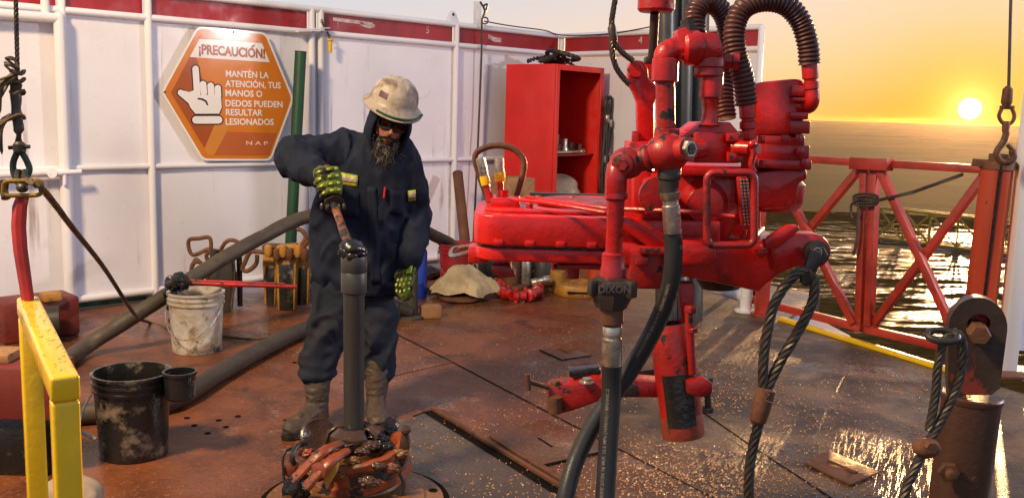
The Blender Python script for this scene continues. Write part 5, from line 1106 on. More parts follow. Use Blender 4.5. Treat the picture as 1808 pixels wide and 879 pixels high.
for x, nm, mt, lb in [(923, 'steel_can', 'bright_steel', 'scratched steel can standing under the tong case, left one'), (958, 'steel_can', 'pipe_steel', 'grey steel can standing under the tong case, right one')]:
    p = ground(x, 503); mb = MB(); mb.lathe(p, UPZ, [(.075, 0), (.08, .01), (.08, .22), (.07, .25), (.05, .26)], 20); rebase(tag(mb.build(nm, M[mt]), lb, 'can'), p)
p = ground(1046, 500); mb = MB(); mb.cyl(p, p+UPZ*.3, .05); mb.lathe(p, UPZ, [(.08, 0), (.08, .02)], 16); rebase(tag(mb.build('orange_stub', M['orange_post']), 'short orange stub pipe standing behind the split ring', 'pipe'), p)
p = ground(880, 500); mb = MB(); mb.box(p+UPZ*.12, (.3, .3, .24), Matrix.Rotation(.5, 3, 'Z'), .01); mb.ball(p+V((.3, .1, .1)), .14, (1.4, 1, .8), 3, jit=.3); rebase(tag(mb.build('dark_debris', M['dark_steel']), 'dark oily scrap piled on the deck under the tong case', 'scrap'), p)
p = ground(858, 490); mb = MB(); mb.box(at(905, 334, 8.9), (.30, .30, .22), Matrix.Rotation(.6, 3, 'Z'), .01); cr_ = tag(mb.build('timber_block', M['wood']), 'rough timber block on the stand beside the red locker', 'block')
mb = MB(); q = at(905, 334, 8.9); mb.cyl(V((q.x, q.y, 0)), q-UPZ*.11, .09); mb.lathe(V((q.x, q.y, 0)), UPZ, [(.2, 0), (.2, .03)], 20); mb.lathe(q-UPZ*.13, UPZ, [(.17, 0), (.17, .02)], 20); rebase(tag(mb.build('stand', M['rust']), 'rusty round stand carrying the timber block by the locker', 'stand'), V((q.x, q.y, 0)))
p = ground(760, 560); mb = MB(); mb.box(p+UPZ*.05, (.16, .12, .10), Matrix.Rotation(.3, 3, 'Z'), .01); rebase(tag(mb.build('timber_offcut', M['wood']), 'small timber offcut on the deck right of the worker', 'offcut'), p)
p = ground(726, 562); st = thing('stub_pipe', 'short muddy stub pipe standing beside the gloved left hand', 'pipe', p)
mb = MB(); mb.cyl(p, p+UPZ*.47, .055, .05); mb.lathe(p, UPZ, [(.10, 0), (.10, .02), (.07, .03)], 20); mb.build('tube', M['muddy_hose'], st)
mb = MB(); mb.lathe(p+UPZ*.06+V((0, -.03, 0)), V((-.8, -.3, .3)), [(.05, 0), (.05, .12), (.06, .125), (.06, .17)], 16); mb.build('branch', M['dark_steel'], st)
# ================================================================ far left: hanging line, strap, cord, rail, crate
Y = 2.9; hl = thing('hanging_line', 'rope and shackle tackle hanging at the far left with frayed ends', 'tackle', at(30, 310, Y))
mb = MB(); rope_mesh(mb, [at(27, -150, Y), at(28, 0, Y), at(31, 130, Y)], px_m(4, Y), strands=4); mb.build('wire', M['rope'], hl)
M['twine'] = worn('brown frayed twine', (.10, .065, .035), (.04, .025, .015), None, .8, dirt_amt=.4, scale=30)
mb = MB(); mb.tube(bez([at(30, 118, Y), at(28, 150, Y), at(29, 190, Y), at(33, 230, Y), at(33, 262, Y)], 6), [px_m(4, Y)]*6+[px_m(9, Y)]*13+[px_m(5.5, Y)]*6, 12); mb.jitter(.006, 40, 2); mb.build('bound_eye', M['rope'], hl)
for k_, y in enumerate((128, 142, 163, 206)):
    mb = MB(); c = at(31, y, Y); mb.tube([c+V((px_m(11, Y)*math.cos(a), px_m(11, Y)*math.sin(a), .006*math.sin(a*2+k_))) for a in [rad(30*q) for q in range(12)]], px_m(3, Y), 6, closed=True); mb.build('lashing', M['twine'], hl)
random.seed(11)
for (x0, y0, x1, y1, n) in [(24, 130, -12, 200, 7), (20, 205, -10, 260, 8), (30, 120, 18, 112, 4)]:
    mb = MB()
    for _ in range(n):
        a = at(x0+random.uniform(-2, 4), y0+random.uniform(-4, 6), Y-.02); e_ = at(x1+random.uniform(-10, 14), y1+random.uniform(-18, 20), Y-.03)
        mb.tube(bez([a, a.lerp(e_, .5)+V((random.uniform(-.03, 0), random.uniform(-.02, .02), .015)), e_], 5), [.004]*10+[.0015], 5)
    mb.build('frayed_end', M['twine'], hl)
mb = MB(); mb.bar(at(15, 261, Y-.01), at(53, 259, Y-.01), .012, .012, bevel=.003); mb.lathe(at(34, 250, Y-.01), (0, 0, -1), [(.010, 0), (.018, .008), (.018, .03), (.010, .036)], 12); mb.build('clamp', M['dark_steel'], hl)
M['green_rope'] = worn('grimy green sling', (.018, .045, .032), (.012, .014, .011), None, .6, dirt_amt=.5, scale=20)
for P in [[(34, 262), (24, 285), (24, 305), (30, 318)], [(34, 262), (46, 282), (52, 300), (44, 316)]]:
    mb = MB(); mb.tube(bez([at(x, y, Y) for x, y in P], 6), px_m(5.5, Y), 10); mb.build('sling_leg', M['green_rope'], hl)
mb = MB(); mb.tube(bez([at(32, 300, Y), at(32, 318, Y-.01), at(38, 330, Y-.02), at(46, 320, Y-.01), at(44, 300, Y)], 6), px_m(6, Y), 10); mb.ball(at(39, 332, Y-.02), px_m(10, Y), (1, 1, .9), 2, jit=.15); mb.build('hook', M['dark_steel'], hl)
mb = MB(); P = []
for (cx, cy, a0, ) in [(62, 326, -70), (62, 337, 20), (18, 338, 110), (18, 328, 200)]:
    for q in range(5): a = rad(a0+18*q); P.append(at(cx+12*math.cos(a), cy+8*math.sin(a), Y-.02))
M['brass'] = worn('dirty ochre steel', (.20, .115, .015), (.05, .03, .012), None, .4, metal=.4, dirt_amt=.5, scale=18)
mb.tube(P, px_m(4, Y), 10, closed=True); mb.build('link', M['brass'], hl)
mb = MB(); mb.tube(bez([at(8, 318, Y), at(6, 335, Y), at(10, 350, Y-.01)], 5), [.014]*11, 8); mb.jitter(.006, 30); mb.build('dark_rag', M['rope'], hl)
mb = MB(); rowsA = []
for (x, y, w) in [(41, 344, 8), (35, 365, 10), (33, 400, 10), (36, 440, 9.5), (42, 480, 9), (48, 520, 8), (52, 560, 7.5)]:
    rowsA.append([at(x-w, y, Y+.01), at(x-w*.3, y, Y-.012), at(x+w*.3, y, Y-.012), at(x+w, y, Y+.01)])
mb.sheet([[p for p in r] for r in rowsA]); 
for r in rowsA: pass
M['strap'] = worn('red webbing', (.32, .014, .018), (.16, .012, .012), None, .7, dirt_amt=.4, scale=9)
so_ = mb.build('strap', M['strap'], hl); md = so_.modifiers.new('thick', 'SOLIDIFY'); md.thickness = .006
mb = MB(); rope_mesh(mb, bez([at(48, 318, Y-.02), at(78, 338, Y), at(130, 405, 3.5), at(185, 475, 4.4), at(238, 555, 5.7), gz(262, 573, .02), gz(310, 585, .015), gz(380, 595, .015), gz(450, 602, .015), gz(520, 590, .015)], 10), .011, strands=3); tag(mb.build('cord', M['twine']), 'thin brown cord running from the tackle down across the deck', 'cord')
# yellow hand rail
Y1, Y2 = 2.12, 2.93
yr = thing('hand_rail', 'bright yellow square tube hand rail wet with drops at the near left', 'hand rail', (at(112, 800, Y1).x, Y1, 0))
tA, tB = at(112, 664, Y1), at(50, 522, Y2)
w_ = .060; dirr = (tB-tA); dirr.z = 0; dirr.normalize(); Ry = Matrix((V((dirr.y, -dirr.x, 0)), dirr, UPZ)).transposed()
zt_ = (tA.z+tB.z)/2; tA.z = tB.z = zt_
mb = MB(); mb.box(V((tA.x, tA.y, zt_/2-.03)), (w_, w_, zt_-.06), Ry, .009, 3); mb.build('leg', M['yellow'], yr)
mb = MB(); mb.box(V((tB.x, tB.y, zt_/2-.03)), (w_, w_, zt_-.06), Ry, .009, 3); mb.build('leg', M['yellow'], yr)
mb = MB(); mb.box((tA+tB)/2-UPZ*w_*.5, (w_+.003, (tB-tA).length+w_+.003, w_), Ry, .009, 3); top_ = mb.build('top_rail', M['yellow'], yr)
m_, t_, b_ = base_mat('clear water'); b_.inputs['Base Color'].default_value = (.9, .85, .6, 1); b_.inputs['Roughness'].default_value = .04; b_.inputs['Transmission Weight'].default_value = .85; b_.inputs['IOR'].default_value = 1.33; M['drop'] = m_
random.seed(5); mb = MB()
for _ in range(90):
    u, v_ = random.random(), random.uniform(-.42, .42); p = tA.lerp(tB, u)+Ry@V((v_*w_, 0, 0))+UPZ*.0004; mb.ball(p, random.uniform(.0016, .0048), (1, 1, .55), 1)
for _ in range(35):
    u = random.random(); p = tA.lerp(tB, u)+Ry@V((w_*.5+.0015, 0, -random.uniform(.012, .05))); mb.ball(p, random.uniform(.0012, .003), (.6, 1, 1), 1)
mb.build('water_drops', M['drop'], top_, kind='stuff')
# dark red chest, board and pale sack behind the rail
M['chest_red'] = worn('dull oxide red paint', (.17, .022, .014), (.07, .02, .012), (.04, .025, .02), .55, dirt_amt=.6, chip_amt=.3, scale=4, chip_scale=9, bump=.4)
c = at(20, 690, 4.0); ch = thing('red_chest', 'worn dark red chest on the deck at the far left edge', 'chest', (c.x, c.y, 0))
topz = at(60, 648, 4.0).z
mb = MB(); xe = at(86, 690, 3.95).x; mb.box(V((xe-.55, 4.10, .26+(topz-.26)/2)), (1.1, .22, topz-.26), None, .015); mb.build('body', M['chest_red'], ch)
mb = MB(); mb.box(V((xe-.57, 4.11, .13)), (1.02, .18, .258), None, .01); mb.build('plinth', M['black_plastic'], ch)
mb = MB(); a = at(8, 606, 4.2); mb.box(V((a.x-.28, 4.10, topz+.02)), (.75, .16, .04), Matrix.Rotation(.05, 3, 'Z'), .006); rebase(tag(mb.build('timber_board', M['wood']), 'pale timber board lying on top of the dark red chest', 'board'), V((a.x-.28, 4.10, topz)))
p = ground(124, 905); mb = MB(); mb.ball(p+UPZ*.06, .105, (1.25, 1.0, .95), 4, None, .12, 4, 2.2); rebase(tag(mb.build('pale_sack', M['sack']), 'pale stained sack on the deck at the foot of the yellow rail', 'sack'), p)
# red equipment and green skid seen below the gate
p = ground(70, 596); eq = thing('winch_unit', 'dirty dark red winch unit on the deck under the wall gate', 'winch', p)
mb = MB(); mb.box(p+V((-.05, .05, .14)), (.5, .3, .28), Matrix.Rotation(rad(45), 3, 'Z'), .02); mb.build('housing', M['chest_red'], eq)
mb = MB(); mb.cyl(p+V((.02, -.2, .16)), p+V((.20, -.12, .16)), .10); mb.build('drum', M['dark_steel'], eq)
mb = MB(); mb.box(p+V((.1, -.02, .30)), (.12, .1, .06), Matrix.Rotation(rad(45), 3, 'Z'), .008); mb.build('cap', M['ochre'] if 'ochre' in M else M['rust'], eq)
# skid timbers visible under the wall foot
mb = MB(); mb.bar(WL(sL(140, 548)[0], .05, -.10), WL(sL(265, 525)[0], .05, -.10), .08, .08, bevel=.005); tag(mb.build('skid_beam', M['green_paint']), 'green skid beam showing below the wall bottom rail', 'beam')

lump('grey_rag', 'grey wet rag on the deck between the blue drum and the rusty disc', 'rag', (766, 514), .09, (1.3, .8, .45), 'sack', 6, .4, 2.5)
lump('dark_rag', 'black oily rag lying on the deck below the red pail', 'rag', (752, 492), .11, (1.4, .9, .6), 'grease', 8, .4, 2.2)

# ================================================================ drill pipe held in the slips
PY = 4.0
pp_top, pp_bot = at(625, 452, PY), at(625, 790, PY)
pb0 = V((pp_bot.x, PY, .0))
dpipe = thing('drill_pipe', 'upright grey drill pipe with thick tool joint standing in the slips', 'drill pipe', pb0)
dr = (pp_top-pb0).normalized(); Lp = (pp_top-pb0).length; Ljt = px_m(66, PY)
mb = MB(); mb.lathe(pb0+dr*.05, dr, [(.0445, 0), (.0445, Lp-.05-Ljt-.02), (.047, Lp-.05-Ljt-.008), (.047, Lp-.05-Ljt+.01)], 40, cap=False); mb.build('tube', M['pipe_steel'], dpipe)
mb = MB(); mb.lathe(pp_top-dr*Ljt, dr, [(.047, -.004), (.0535, .002), (.0545, .01), (.0545, Ljt*.55), (.0535, Ljt*.56), (.0545, Ljt*.57), (.0545, Ljt-.008), (.052, Ljt), (.040, Ljt), (.034, Ljt-.07)], 40, cap=False); tj = mb.build('tool_joint', M['pipe_steel'], dpipe)
mb = MB(); mb.lathe(pp_top-dr*.05, dr, [(.037, 0), (.001, .001)], 24, cap=False); mb.build('bore', M['grease'], tj)
# ---- slips / spider round the pipe
sp_ = thing('pipe_spider', 'muddy orange red pipe spider with lever handles gripping the drill pipe', 'spider', pb0)
def sq(name, mb, mat, parent=None): return mb.build(name, M[mat], parent or sp_)
M['spider'] = worn('mud caked orange red paint', (.29, .055, .016), (.10, .045, .020), (.014, .011, .009), .42, dirt_amt=.72, chip_amt=.46, scale=8, chip_scale=13, chip_soft=.08, bump=.8, bump_scale=30, coat=.1)
M['spider_dark'] = worn('greasy muddy iron', (.07, .035, .022), (.02, .014, .010), (.30, .09, .03), .24, dirt_amt=.55, chip_amt=.3, scale=8, chip_scale=9, bump=1.0, bump_scale=30)
axs = V((-.20, -.08, 1)).normalized(); cS = at(640, 806, PY-.02)
def tilt_frame(): 
    x = V((1, 0, 0)); x = (x-axs*x.dot(axs)).normalized(); return x, axs.cross(x)
tx, ty = tilt_frame()
def slathe(prof, c=None, n=44, mat='spider', nm='ring', a0=0, a1=360):
    mb = MB(); c = c or cS; rows = []
    for i in range(n+1):
        a = rad(a0+(a1-a0)*i/n); rows.append([c+axs*h+(tx*math.cos(a)+ty*math.sin(a))*r for r, h in prof])
    mb.sheet(rows); bmesh.ops.remove_doubles(mb.bm, verts=mb.bm.verts, dist=1e-5); mb.jitter(.010, 13, 1); mb.jitter(.004, 40, 2); return sq(nm, mb, mat)
R_ = .192
slathe([(R_*.70, -.100), (R_*.98, -.095), (R_*1.05, -.088), (R_*1.06, -.055), (R_*.99, -.048), (R_*.96, -.005), (R_*1.0, .004), (R_*1.04, .012), (R_*1.05, .040), (R_*.99, .050), (R_*.84, .046), (R_*.76, .02), (R_*.70, -.06), (R_*.70, -.100)], nm='body_ring')
slathe([(R_*.992, -.046), (R_*.972, -.006)], mat='grease', nm='groove_strip', a0=-100, a1=10)  # black strip laid in the middle groove of the ring
slathe([(R_*.80, .02), (R_*.40, .0), (.03, -.01)], mat='spider_dark', nm='bowl')
mb = MB(); mb.lathe(V((pb0.x+.015, PY, .03)), UPZ, [(.195, 0), (.19, .012), (.155, .03), (.125, .08), (.12, .15)], 36); mb.jitter(.004, 12); sq('base_cone', mb, 'mud_plate')
for i, a in enumerate((20, 140, 262)):       # three wedge jaws against the pipe
    mb = MB(); 
    rows = []
    for j in range(7):
        aa = rad(a-48+16*j); d0 = V((math.cos(aa), math.sin(aa), 0))
        rows.append([V((pb0.x, PY, .16))+d0*r+UPZ*h for r, h in [(.050, 0), (.050, .115), (.075, .12), (.115, .09), (.125, .02)]])
    mb.sheet(rows); mb.jitter(.006, 18, i); o = sq('jaw', mb, 'spider_dark'); md = o.modifiers.new('solid', 'SOLIDIFY'); md.thickness = .012
for i, (x, y, Y, r) in enumerate([(655, 786, 3.90, .034), (676, 776, 3.97, .030), (600, 772, 4.12, .032), (640, 756, 4.18, .03), (592, 792, 3.9, .03), (690, 762, 4.1, .032), (640, 796, 3.84, .026), (664, 770, 3.98, .028), (612, 784, 3.9, .026), (684, 786, 3.9, .022)]):
    mb = MB(); mb.ball(at(x, y, Y), r, (1.2, .9, .6), 4, jit=.4, seed=i, fr=2.2); sp_l = mb.build('grease_lump', M['grease' if i % 2 else 'spider_dark'], sp_, ang=180)
for i, (x, y, Y, r) in enumerate([(600, 836, 3.80, .03), (650, 850, 3.79, .035), (690, 826, 3.82, .028), (622, 812, 3.80, .024), (560, 838, 3.82, .035), (545, 800, 3.92, .03), (706, 800, 3.88, .025), (668, 822, 3.80, .025)]):
    mb = MB(); mb.ball(at(x, y, Y), r, (1.3, .7, .7), 4, jit=.5, seed=i+20, fr=2.4); mb.build('mud_lump', M[('mud_plate', 'spider_dark', 'spider')[i % 3]], sp_, ang=180)
# round flange lid at the back left, lug at the right
d = V((.45, -.72, .55)).normalized(); c = at(566, 772, 4.08); mb = MB(); mb.lathe(c-d*.02, d, [(.085, 0), (.092, .006), (.092, .024), (.084, .030), (.070, .022), (.02, .014)], 30); mb.jitter(.003, 14); sq('flange_lid', mb, 'spider_dark')
mb = MB(); outl(mb, [(704, 790), (708, 768), (714, 758), (721, 768), (722, 792), (716, 818), (708, 828), (703, 816)], 3.90, .05, .010); mb.jitter(.004, 14); sq('side_lug', mb, 'spider_dark')
mb = MB(); mb.lathe(at(716, 762, 3.9), V((.2, -.6, .8)), [(.018, 0), (.022, .02), (.014, .03)], 12); sq('bolt', mb, 'spider_dark')
d = V((.2, -.5, .8)); mb = MB(); mb.lathe(at(690, 752, 4.14), d, [(.03, -.04), (.034, .0), (.034, .025), (.02, .035)], 16); sq('boss', mb, 'spider_dark')
for (a, b, c_) in [((600, 782, 3.86), (566, 800, 3.74), (517, 849, 3.70)), ((612, 796, 3.82), (582, 815, 3.70), (540, 860, 3.66))]:
    mb = MB(); P = [at(*a), at(*b), at(*c_)]; pth = bez(P, 6); mb.tube(pth, [.022]*4+[.026]*4+[.022]*3+[.026, .022], 10, flat=.7); sq('lever_handle', mb, 'spider')
mb = MB(); outl(mb, [(576, 820), (596, 818), (594, 834), (576, 866), (570, 840)], 3.72, .05, .004); M['ochre2'] = worn('chipped yellow paint', (.52, .30, .05), (.25, .08, .03), GRIME, .45, dirt_amt=.4, chip_amt=.3, scale=14); sq('wedge_plate', mb, 'ochre2')
mb = MB(); mb.lathe(at(568, 828, 3.70), V((-.3, -.9, .1)), [(.03, 0), (.034, .01), (.034, .03), (.02, .035)], 14); sq('pivot_bolt', mb, 'spider')
mb = MB(); mb.box(at(513, 826, 3.9), (.05, .06, .06), Matrix.Rotation(.5, 3, 'Y'), .01); sq('stop_block', mb, 'spider')
mb = MB(); mb.tube(bez([at(524, 790, 3.92), at(508, 793, 3.9), at(500, 806, 3.88), at(500, 830, 3.86), at(503, 856, 3.84)], 6), .006, 8); mb.tube(bez([at(540, 782, 3.95), at(524, 788, 3.9), at(516, 806, 3.86), at(520, 820, 3.86)], 6), .011, 8); sq('air_line', mb, 'hose')
mb = MB(); mb.ball(at(507, 866, 3.84), .03, (.8, .8, 1.3), 2, jit=.2); mb.ball(at(527, 858, 3.72), .05, (1, 1, 1.1), 3, jit=.35); sq('valve', mb, 'grease')
mb = MB(); mb.tube(bez([at(706, 836, 3.84), at(712, 852, 3.84), at(708, 872, 3.84), at(694, 890, 3.84)], 6), .008, 8); sq('air_line', mb, 'hose')

# ================================================================ the worker
def rcone(mb, p, q, r1, r2, n=20):
    p, q = V(p), V(q); d = q-p; L = d.length; prof = []
    for k in range(7): a = math.pi/2*k/6; prof.append((r1*math.sin(a), -r1*math.cos(a)))
    for k in range(7): a = math.pi/2*k/6; prof.append((r2*math.cos(a), L+r2*math.sin(a)))
    mb.lathe(p, d, prof, n, cap=False)
def loft(mb, secs, n=28):
    """secs: centre, half width vector, half depth vector"""
    rows = []
    for c, a, b in secs: rows.append([mb.bm.verts.new(V(c)+V(a)*math.cos(2*math.pi*k/n)+V(b)*math.sin(2*math.pi*k/n)) for k in range(n)])
    for i in range(len(rows)-1):
        for k in range(n): mb.bm.faces.new((rows[i][k], rows[i][(k+1) % n], rows[i+1][(k+1) % n], rows[i+1][k]))
    mb.bm.faces.new(rows[0][::-1]); mb.bm.faces.new(rows[-1])
def fuse(mb, name, voxel, smooth_it=6):
    """one continuous skin from overlapping volumes"""
    me = bpy.data.meshes.new(name); bmesh.ops.recalc_face_normals(mb.bm, faces=mb.bm.faces); mb.bm.to_mesh(me); mb.bm.free()
    o = bpy.data.objects.new(name, me); COL.objects.link(o)
    r = o.modifiers.new('r', 'REMESH'); r.mode = 'VOXEL'; r.voxel_size = voxel; r.adaptivity = 0
    s = o.modifiers.new('s', 'SMOOTH'); s.factor = .5; s.iterations = smooth_it
    bpy.context.view_layer.update(); dg = bpy.context.evaluated_depsgraph_get()
    m2 = bpy.data.meshes.new_from_object(o.evaluated_get(dg)); bpy.data.objects.remove(o); bpy.data.meshes.remove(me)
    out_ = MB(); out_.bm.from_mesh(m2); bpy.data.meshes.remove(m2); return out_
def ridge(p): return 1-abs(noise.noise(p))*2
def crease(mb, amp, fr, stretch, seed, where=None):
    mb.bm.normal_update()
    for v in mb.bm.verts:
        q = V((v.co.x*stretch[0], v.co.y*stretch[1], v.co.z*stretch[2]))*fr+V((seed*3.3, seed*1.1, seed)); q += noise.noise_vector(q*.5)*.9
        k = max(0, ridge(q))**3
        v.co += v.normal*(k-.2)*amp*(where(v.co) if where else 1)
    for _ in range(2): bmesh.ops.smooth_vert(mb.bm, verts=mb.bm.verts, factor=.5, use_axis_x=True, use_axis_y=True, use_axis_z=True)
def wrinkle(mb, amp, fr, stretch=(1, 1, 1), seed=0, where=None, fine=.25):
    mb.bm.normal_update()
    for v in mb.bm.verts:
        q = V((v.co.x*stretch[0], v.co.y*stretch[1], v.co.z*stretch[2]))*fr+V((seed*3.3, seed*1.1, seed))
        wv = noise.noise_vector(q*.6)*.6; k = ridge(q+wv)*.7+ridge(q*2.1+wv)*.3
        a = amp*(where(v.co) if where else 1)
        v.co += v.normal*(k-.35)*a + v.normal*noise.noise(q*5)*a*fine
NK = at(680, 258, 5.0)
RS, RE, RW, RHN = at(604, 264, 4.99), at(530, 284, 4.82), at(562, 310, 4.55), at(576, 320, 4.44)
LS, LE, LW, LHN = at(722, 278, 5.0), at(733, 378, 5.03), at(725, 462, 4.93), at(718, 495, 4.88)
PV = at(628, 480, 5.0); RHp, LHp = at(594, 500, 4.99), at(660, 500, 5.01)
RK, LK = at(574, 592, 4.86), at(668, 592, 4.97)
gR, gL = ground(560, 752), ground(664, 738)
RA, LA = gR+V((0, .02, .12)), gL+V((0, .02, .12))
toeR = ground(510, 775); toeL = ground(668, 768)
feet = V(((gR.x+gL.x)/2, (gR.y+gL.y)/2, 0))
# head frame: fh looks out of the face, uh up, xh to the picture's right
fh = V((.22, -.95, -.17)).normalized(); uh = V((.27, -.15, .93)); uh = (uh-fh*uh.dot(fh)).normalized(); xh = -fh.cross(uh)*-1
xh = fh.cross(uh); 
if xh.x < 0: xh = -xh
HC = at(688, 217, 4.93); HS = 1.10
def hp(x, y, z): return HC+(xh*x+fh*y+uh*z)*HS
def head_bm():
    bm = bmesh.new(); bmesh.ops.create_icosphere(bm, subdivisions=5, radius=1)
    def g(v, c, s): return math.exp(-sum(((v[i]-c[i])/s[i])**2 for i in range(3)))
    for v in bm.verts:
        x, y, z = v.co
        w = .076*(1-.20*max(0, -z)**1.5); p = [x*w, y*.098, z*.118]
        if z < -.2 and y > 0: p[1] += .006*(-z)
        u = (p[0], p[1], p[2])
        dy = .034*g(u, (0, .100, -.028), (.013, .03, .016)) + .016*g(u, (0, .098, -.002), (.009, .03, .022))
        dy += .007*g(u, (0, .09, .028), (.05, .04, .012)) - .012*g(u, (.031, .09, .008), (.016, .04, .013)) - .012*g(u, (-.031, .09, .008), (.016, .04, .013))
        dy += .007*g(u, (0, .09, -.062), (.024, .04, .010)) + .010*g(u, (0, .085, -.100), (.024, .04, .016))
        dy += .004*g(u, (.04, .07, -.025), (.018, .05, .018)) + .004*g(u, (-.04, .07, -.025), (.018, .05, .018))
        dy -= .004*g(u, (0, .10, -.0605), (.022, .04, .003))
        ex = .012*g(u, (.078, 0, -.005), (.02, .016, .030)) - .012*g(u, (-.078, 0, -.005), (.02, .016, .030))
        v.co = hp(p[0]+ex, p[1]+dy, p[2])
    return bm
mb = MB(); mb.merge(head_bm())
rcone(mb, HC-uh*.07-fh*.02, NK+V((0, .02, -.02)), .055, .065)
loft(mb, [(PV-UPZ*.10, V((.15, 0, 0)), V((0, .10, 0))), (PV, V((.165, 0, 0)), V((0, .11, 0))), (at(634, 400, 5.0), V((.15, 0, 0)), V((0, .105, 0))), (at(655, 310, 5.0), V((.17, 0, 0)), V((0, .11, 0))), (at(664, 272, 5.0), V((.18, 0, 0)), V((0, .09, 0))), (at(674, 256, 5.0), V((.10, 0, 0)), V((0, .07, 0)))])
for p, q, a, b in [(RS, RE, .055, .045), (RE, RW, .043, .030), (RW, RHN, .030, .035), (LS, LE, .055, .043), (LE, LW, .042, .030), (LW, LHN, .030, .035), (RHp, RK, .088, .058), (RK, RA, .048, .028), (LHp, LK, .080, .050), (LK, LA, .046, .026), (RA, gR.lerp(toeR, .8)+UPZ*.05, .028, .022), (LA, gL.lerp(toeL, .7)+UPZ*.05, .026, .020)]: rcone(mb, p, q, a, b)
mb = fuse(mb, 'person', .0055, 3)
def skin_mat():
    m, t, b = base_mat('weathered skin'); tc = t.nodes.new('ShaderNodeTexCoord'); n = noise_node(t, 22, 5, .6, tc.outputs['Object'])
    t.links.new(mixc(t, step(t, n, .35, .68), (.38, .155, .095), (.27, .095, .060)), b.inputs['Base Color']); b.inputs['Roughness'].default_value = .5; b.inputs['Subsurface Weight'].default_value = .12; b.inputs['Subsurface Radius'].default_value = (.01, .004, .002); b.inputs['Subsurface Scale'].default_value = 1.0
    return m
M['skin'] = skin_mat()
per = mb.build('person', M['skin'])
tag(per, 'bearded worker in dark navy work clothes and dirty hard hat greasing the upright pipe', 'person'); rebase(per, feet)
def wear(name, mb, mat, parent=None, **k): return mb.build(name, M[mat] if isinstance(mat, str) else mat, parent or per, **k)
M['navy'] = worn('dark navy work cloth', (.010, .0135, .027), (.008, .007, .007), None, .82, dirt_amt=.45, scale=5, bump=.5, bump_scale=160, var=.3)
M['navy_trs'] = worn('faded navy trousers', (.018, .022, .035), (.026, .017, .012), None, .85, dirt_amt=.55, scale=4, bump=.5, bump_scale=160, var=.3)
for q_ in ('navy', 'navy_trs'): M[q_].node_tree.nodes['Principled BSDF'].inputs['Specular IOR Level'].default_value = .18
# jacket
def sec(px, py, hw, dep, Y=5.0, yaw=0.0): 
    c = at(px, py, Y); k = px_m(hw, Y); return (c, V((k*math.cos(yaw), k*math.sin(yaw), 0)), V((-dep*math.sin(yaw), dep*math.cos(yaw), 0)))
mb = MB()
loft(mb, [sec(640, 514, 84, .165), sec(636, 490, 86, .17), sec(631, 440, 86, .17), sec(633, 390, 85, .17), sec(645, 335, 84, .17), sec(656, 292, 84, .165), sec(664, 266, 74, .145), sec(672, 246, 50, .115), sec(680, 236, 34, .10)], 36)
rcone(mb, at(622, 268, 4.99), RE, .105, .100); rcone(mb, RE, RW, .100, .056)
rcone(mb, at(712, 286, 5.0), LE, .092, .080); rcone(mb, LE, LW+V((0, 0, .01)), .078, .064)
mb.ball(RE+V((-.012, 0, .01)), .108, (1, 1, .95), 3)
mb = fuse(mb, 'jacket', .011, 5)
def jw(p):
    k = .5
    for c, r in ((RE, .20), (LE, .18), (at(620, 470, 4.85), .25), (RS, .16)): k += .9*math.exp(-((p-c).length/r)**2)
    return min(k, 1.5)
wrinkle(mb, .024, 6.0, (1.25, 1.0, .75), 3, jw); crease(mb, .021, 7, (1.3, 1, .8), 9, jw)
jk = wear('jacket', mb, 'navy')
def on_front(px, py, Y0=4.6):            # first hit on the jacket seen from outside
    d = ray(px, py).normalized(); o = jk; inv = o.matrix_world.inverted()
    ok, loc, nrm_, _ = o.ray_cast(CAM-feet, d)
    return (loc+feet, nrm_) if ok else (at(px, py, 4.85), V((0, -1, 0)))
bpy.context.view_layer.update()
def patch(nm, mat, corners, nu=6, nv=3, lift=.004, parent=jk, px_fn=None):
    (x0, y0), (x1, y1), (x2, y2), (x3, y3) = corners; mb = MB(); rows = []
    for i in range(nv+1):
        r = []; t = i/nv
        for k in range(nu+1):
            s = k/nu; x = (x0*(1-s)+x1*s)*(1-t)+(x3*(1-s)+x2*s)*t; y = (y0*(1-s)+y1*s)*(1-t)+(y3*(1-s)+y2*s)*t
            p, n_ = on_front(x, y); r.append(p-ray(x, y).normalized()*lift)
        rows.append(r)
    mb.sheet(rows); o = mb.build(nm, M[mat], parent); md = o.modifiers.new('s', 'SOLIDIFY'); md.thickness = .003; md.offset = 0; return o
M['hivis'] = worn('dirty lime reflective tape', (.36, .42, .03), (.16, .15, .04), None, .5, dirt_amt=.5, scale=20)
M['silver_tape'] = worn('grimy silver tape', (.34, .28, .22), (.14, .11, .08), None, .4, dirt_amt=.5, scale=20)
patch('reflective_tape', 'hivis', [(601, 304), (632, 310), (631, 330), (600, 326)]); patch('reflective_tape', 'silver_tape', [(602, 310), (632, 316), (631, 324), (601, 320)], lift=.007)
patch('reflective_tape', 'hivis', [(720, 337), (734, 335), (734, 354), (721, 356)]); patch('reflective_tape', 'silver_tape', [(723, 341), (734, 339), (734, 350), (723, 351)], lift=.007)
patch('front_placket', 'navy', [(648, 330), (664, 330), (672, 500), (654, 500)], 3, 16, .006)
patch('chest_pocket', 'navy', [(690, 335), (714, 338), (712, 380), (688, 378)], 4, 4, .005); patch('chest_pocket', 'navy', [(602, 336), (634, 340), (634, 385), (602, 382)], 4, 4, .005)
M['pen_red'] = worn('red pen', (.55, .03, .02), None, None, .3)
mb = MB(); p, _ = on_front(680, 330); p -= ray(680, 330).normalized()*.012; mb.cyl(p, p+V((-.006, 0, -.055)), .005, n=8); wear('pen', mb, 'pen_red', jk)
